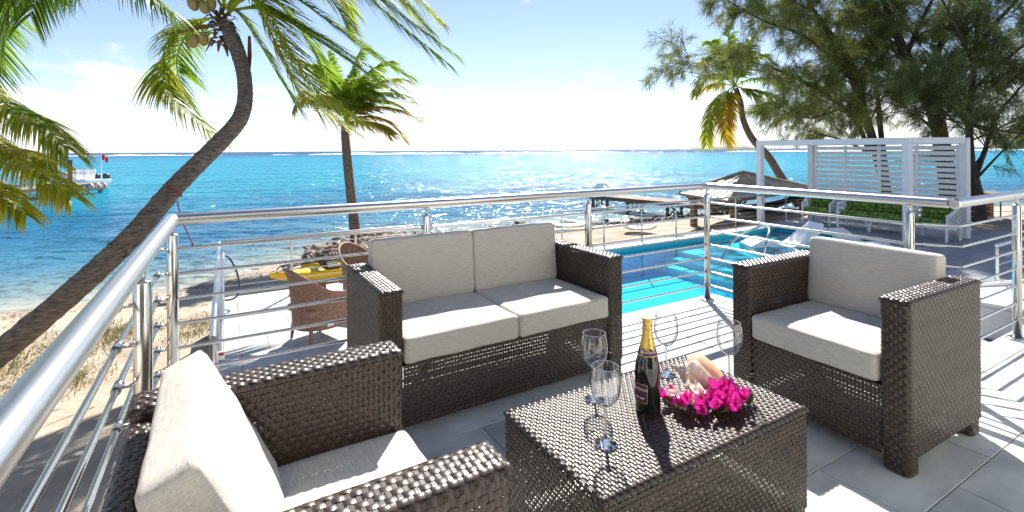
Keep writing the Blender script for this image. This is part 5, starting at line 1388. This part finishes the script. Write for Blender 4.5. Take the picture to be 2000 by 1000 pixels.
# dry grass and creepers on the sand
b = MB()
patches = [((165, 640), .9, 1500), ((60, 690), .7, 800), ((120, 720), .5, 700), ((20, 760), .6, 400), ((250, 620), .5, 400), ((370, 640), .45, 350), ((395, 612), .4, 300)]
for (c_, rad_, n_) in patches:
    g0 = ground(c_[0], c_[1], -1.5)
    for k in range(n_):
        x, y = g0[0] + rgn.normal(0, rad_ * .55), g0[1] + rgn.normal(0, rad_ * .5); z = float(sand_z(x, y)); h_ = rgn.uniform(.03, .10); a = rgn.uniform(0, 6.28); w_ = rgn.uniform(.004, .01)
        lx, ly = math.cos(a), math.sin(a); tip = [x + rgn.normal(0, .07), y + rgn.normal(0, .07), z + h_]
        dryc = np.array([.26, .19, .07]) if rgn.random() < .72 else np.array([.12, .16, .03])
        b.add([[x - lx * w_, y - ly * w_, z - .01], [x + lx * w_, y + ly * w_, z - .01], tip], t=[[0, 1, 2]], c=np.clip(dryc * rgn.uniform(.6, 1.4), 0, 1))
tag(b.build('grass', M['dry_grass'], smooth=False), 'patches of dry yellow grass on the sand', kind='stuff')

# seaweed and leaf litter left by the tide
b = MB()
for k in range(1500):
    x = rgn.uniform(-9, 9); d_ = abs(rgn.normal(.9, .35)) if k < 900 else rgn.uniform(.8, 7)
    y = float(shore(x)) - d_
    if x > -.3 and y < 9.5: continue
    z = float(sand_z(x, y)) + .012; s_ = rgn.uniform(.012, .05); a = rgn.uniform(0, 6.28); c_, q_ = math.cos(a) * s_, math.sin(a) * s_
    b.add([[x - c_, y - q_, z], [x + q_ * .4, y - c_ * .4, z + s_ * .3], [x + c_, y + q_, z], [x - q_ * .4, y + c_ * .4, z + s_ * .2]], q=[[0, 1, 2, 3]], c=np.array([.14, .09, .05]) * rgn.uniform(.4, 1.8))
tag(b.build('seaweed', M['dry_grass'], smooth=False), 'dry brown seaweed and leaf litter scattered on the sand', kind='stuff')

# ------------------------------------------------------------------ lower deck furniture, kayaks and the rest
def tub_chair(label, loc, rz):
    t = thing('wicker_chair', label, 'wicker chair', loc, rz, 'wicker tub chairs on the lower deck')
    Rx, Ry = .31, .31
    def prof_top(a): return .60 + .30 * np.clip((np.cos(a) + .25) / 1.25, 0, 1) ** 1.3     # a = 0 at the back
    A = 2.25
    pts = np.array([[-Rx * math.cos(a) * (1 if abs(a) < 1.57 else 1.0) , Ry * math.sin(a)] for a in np.linspace(-A, A, 60)])
    S = np.sum(np.linalg.norm(np.diff(pts, axis=0), axis=1))
    def f(s, t_):
        a = -A + 2 * A * s / S; k = t_ / .5
        top = prof_top(a); z = .18 + (top - .18) * k
        fl = 1 + .10 * k * k
        # arms run straight forward of the half circle
        x = np.where(np.abs(a) < 1.57, -Rx * np.cos(a), (np.abs(a) - 1.57) * .40) * fl - .04 * k * k * (np.cos(a) > 0)
        y = np.where(np.abs(a) < 1.57, Ry * np.sin(a), Ry * np.sign(a)) * fl
        n_ = nrm(np.stack([np.where(np.abs(a) < 1.57, -np.cos(a), 0), np.where(np.abs(a) < 1.57, np.sin(a), np.sign(a)), 0 * a], -1))
        return np.stack([x, y, z], -1), n_
    b = MB(); weave(b, f, S, .5, ps=.024, pt=.022, amp=.004, wf=.97, vf=.9); b.build('tub', M['wicker'], t, sharp=None)
    a = np.linspace(0, S, 60); p, n_ = f(a, np.full(60, .5)); b = MB(); b.tube(p, .020 + .004 * (np.arange(60) % 2), 8); b.build('rim', M['wicker'], t, sharp=None)
    b = MB(); weave(b, flat_sheet((.26, -.31, .16), (0, 1, 0), (0, 0, 1), (1, 0, 0)), .62, .22, ps=.024, pt=.022, amp=.004, wf=.97, vf=.9); b.build('front_apron', M['wicker'], t, sharp=None)
    MB().box(-.01, 0, .395, .54, .56, .09, bev=.03).build('seat', M['wicker'], t, smooth=False)
    for x, y in ((.24, .28), (.24, -.28), (-.22, .22), (-.22, -.22)): MB().tube([(x, y, .20), (x * 1.08, y * 1.08, .0)], [.026, .018], 8).build('leg', M['wicker'], t)
    MB().box(-.02, -.318, .235, .085, .004, .035).build('tag', M['print_white'], t, smooth=False)
    return t
g1 = ground(606, 668, DZ); g2 = ground(712, 592, DZ)
tub_chair('brown wicker tub chair standing alone on the lower deck left of the sofa', (g1[0] + .12, g1[1] + .12, DZ), R(20))
tub_chair('brown wicker tub chair half hidden behind the sofa arm', (g2[0], g2[1], DZ), R(-50))

def kayak(label, loc, rz, L_=3.3):
    t = thing('kayak', label, 'kayak', loc, rz, 'kayaks on the beach')
    n, m_ = 34, 20; u = np.linspace(0, 1, n)
    half = .37 * np.sin(np.pi * np.clip(u, .004, .996)) ** .62; rocker = .10 * (2 * u - 1) ** 4; 
    P = []
    for i in range(n):
        row = []
        for a in np.linspace(0, 2 * np.pi, m_, endpoint=False):
            c_, s_ = math.cos(a), math.sin(a); y = half[i] * np.sign(c_) * abs(c_) ** .7
            z = .16 + rocker[i] + (.13 if s_ > 0 else .16) * np.sign(s_) * abs(s_) ** .7 * (.35 + .65 * math.sin(math.pi * u[i]) ** .5)
            # moulded foot and seat wells
            well = sum(math.exp(-((u[i] - w0) / .055) ** 4) for w0 in (.34, .47, .64, .77)) * max(0, s_) ** .7
            z -= .13 * well * (abs(c_) < .72)
            row.append((-L_ / 2 + L_ * u[i], y, z))
        P.append(row)
    b = MB(); b.grid(np.array(P), cv=True); b.g.append(list(range(m_))); b.g.append([(n - 1) * m_ + k for k in range(m_)][::-1]); b.build('hull', M['kayak'], t, sharp=60)
    for x in (-.42, .55):
        MB().box(x, 0, .26, .34, .42, .06, bev=.025).box(x - .20, 0, .42, .07, .44, .34, M=Matrix.Rotation(R(-18), 4, 'Y'), bev=.03).build('seat', M['black'], t, smooth=False)
    for x in (-1.45, 1.45): MB().tube(catmull([(x - .08, 0, .33), (x, 0, .40), (x + .08, 0, .33)], 8), .012, 6).build('carry_handle', M['black'], t)
    pd_ = MB().tube([(-1.0, .16, .36), (1.0, .05, .38)], .016, 8)
    for x, y in ((-1.0, .16), (1.0, .05)): pd_.box(x + (.2 if x > 0 else -.2), y, .365, .42, .16, .02, bev=.008)
    pd_.build('paddle', M['black'], t, sharp=50)
    MB().grid(np.array([[(.30 + .06 * q, y, .335 + .03 * (1 - (y / .36) ** 2)) for q in (0, 1)] for y in np.linspace(-.36, .36, 12)])).build('strap', M['white_plastic'], t)
    return t
k1, k2 = ground(640, 552, -1.55), ground(668, 530, -1.55)
kayak('yellow sit-on kayak lying nearest the wicker chairs', (k1[0] + .5, k1[1] + .1, float(sand_z(k1[0] + .5, k1[1])) + .04), R(7))
kayak('yellow sit-on kayak lying on the seaward side of the other', (k2[0] + .7, k2[1] + .1, float(sand_z(k2[0] + .7, k2[1])) + .05), R(10))

# navy hose looped over the deck railing
tag(MB().tube(catmull([(-.03, 8.75, DZ + .78), (.06, 8.65, DZ + .72), (.16, 8.6, DZ + .45), (.15, 8.62, DZ + .18), (.02, 8.7, DZ + .10), (-.06, 8.75, DZ + .14)], 40), .013, 8).build('hose', M['hose']), 'dark blue hose looped on the deck railing corner', 'hose')

# white boards on the beach
def board(label, c_, L_, w_, rz, name='paddleboard'):
    t = thing(name, label, 'paddleboard', (c_[0], c_[1], float(sand_z(c_[0], c_[1])) + .16), rz)
    u = np.linspace(0, 1, 24); half = w_ / 2 * np.sin(np.pi * np.clip(u, .01, .99)) ** .45
    P = [[(-L_ / 2 + L_ * q, half[i] * math.cos(a), .07 * math.sin(a) + .08 * (2 * q - 1) ** 4) for a in np.linspace(0, 2 * np.pi, 12, endpoint=False)] for i, q in enumerate(u)]
    b = MB(); b.grid(np.array(P), cv=True); b.g.append(list(range(12))); b.g.append([23 * 12 + k for k in range(12)][::-1]); b.build('board', M['white_plastic'], t, sharp=60)
    MB().tube([(-.12, 0, .08), (0, 0, .13), (.12, 0, .08)], .02, 6).build('handle', M['black'], t)
board('white paddleboard lying on the sand beyond the pool', ground(1250, 447, -1.5), 1.15, .62, R(-30))
board('white paddleboard behind the right back cushion of the sofa', ground(1112, 443, -1.6), 1.5, .6, R(-25))

# leafy shoots behind the sofa
sh = thing('young_plant', 'pale green leafy shoots showing above the sofa back', 'plant', tuple(ground(1015, 475, -1.75)))
for k in range(9):
    o = obj('leaf', lf_, None, sh); a = k * 2.4
    o.matrix_local = Matrix.Translation((.35 * math.cos(a) * (k / 16), .35 * math.sin(a) * (k / 16), .15 + .02 * k)) @ Matrix.Rotation(a, 4, 'Z') @ Matrix.Rotation(R(50 + 2 * k), 4, 'X') @ Matrix.Scale(8, 4)
MB().tube([(0, 0, -.3), (.02, 0, .5)], .02, 6).build('stem', M['leaf'], sh)

# loungers standing in the shallow ledge, curved grab rail
def pool_lounger(label, loc, rz):
    t = thing('pool_lounger', label, 'lounger', loc, rz, 'moulded loungers in the shallow pool')
    pr = catmull([(.95, .18), (.55, .34), (.15, .20), (-.15, .18), (-.55, .48), (-.85, .72)], 30)
    b = MB(); P = []
    for x, z in pr: P.append([(x, -.32, z), (x, -.30, z + .012), (x, .30, z + .012), (x, .32, z)])
    low = [[(x, .32, max(-.02, z - .16)), (x, -.32, max(-.02, z - .16))] for x, z in pr]
    G = np.array([a_ + l_ for a_, l_ in zip(P, low)]); b.grid(G, cv=True); b.g.append(list(range(6))[::-1]); b.g.append([29 * 6 + k for k in range(6)])
    b.build('shell', M['white_plastic'], t, sharp=40)
    MB().box(-.62, 0, .19, .18, .5, .42, bev=.03).box(.55, 0, .08, .3, .5, .2, bev=.03).build('support', M['white_plastic'], t, smooth=False)
    return t
lo = ground(1545, 478, DZ - .1); pool_lounger('white moulded lounger standing in the shallow pool beside the grab rail', (lo[0] - .2, lo[1] + .1, DZ - .26), R(150))
lo = ground(1675, 478, DZ); pool_lounger('white moulded lounger showing above the armchair cushion', (lo[0], lo[1], DZ), R(250)).scale = (.8, .8, .42)
gr = thing('grab_rail', 'curved steel grab rail rising from the pool steps', 'grab rail')
g0, g1_, g2_ = ground(1404, 506, DZ - .12), spot(1460, 456, 11.6), ground(1494, 495, DZ - .2)
for off_ in (0,):
    MB().tube(catmull([g0 - [0, 0, .1], g0 + (g1_ - g0) * .5 + [0, 0, .12], spot(1482, 443, 11.3), spot(1502, 447, 10.6), spot(1497, 470, 10.3), spot(1492, 496, 10.2)], 40), .024, 12).build('rail', M['steel'], gr)

# lounger and white planter on the lower deck at the right
sl = thing('sun_lounger', 'pale mesh sun lounger on the lower deck beside the steel post', 'lounger', (9.15, 2.35, DZ), R(-20))
MB().grid(np.array([[(x, y, .42 + .10 * (x > .3) * (x - .3) - .03 * (1 - (y / .32) ** 2)) for y in np.linspace(-.32, .32, 9)] for x in np.linspace(-.8, .8, 15)])).build('sling', M['mesh_fabric'], sl)
MB().tube([(-.8, -.33, .42), (.8, -.33, .46)], .025, 8).tube([(-.8, .33, .42), (.8, .33, .46)], .025, 8).build('frame', M['white'], sl)
for x in (-.6, .6):
    for y in (-.33, .33): MB().box(x, y, .20, .05, .05, .40).build('leg', M['white'], sl, smooth=False)
pb_ = thing('white_planter', 'white block planter on the lower deck below the terrace railing', 'planter', (8.35, 2.25, DZ), R(10))
MB().box(0, 0, .20, .55, .45, .40, bev=.02).build('body', M['coping'], pb_, smooth=False); MB().box(0, 0, .425, .60, .50, .05, bev=.012).build('rim', M['coping'], pb_, smooth=False)

# picnic bench under the big tree
g = ground(1932, 446, -1.35)
bn = thing('beach_bench', 'dark timber table on a post under the trees by the water', 'table', (g[0], g[1], float(sand_z(g[0], g[1]))), R(-20))
MB().box(0, 0, .78, 1.1, .8, .06, bev=.01).build('table_top', M['wood'], bn, smooth=False); MB().box(0, 0, .37, .16, .16, .78).build('leg', M['wood_red'], bn, smooth=False)
MB().box(-.9, .1, .42, .35, 1.0, .05).box(-.9, .1, .2, .1, .1, .42).build('seat', M['wood_red'], bn, smooth=False)
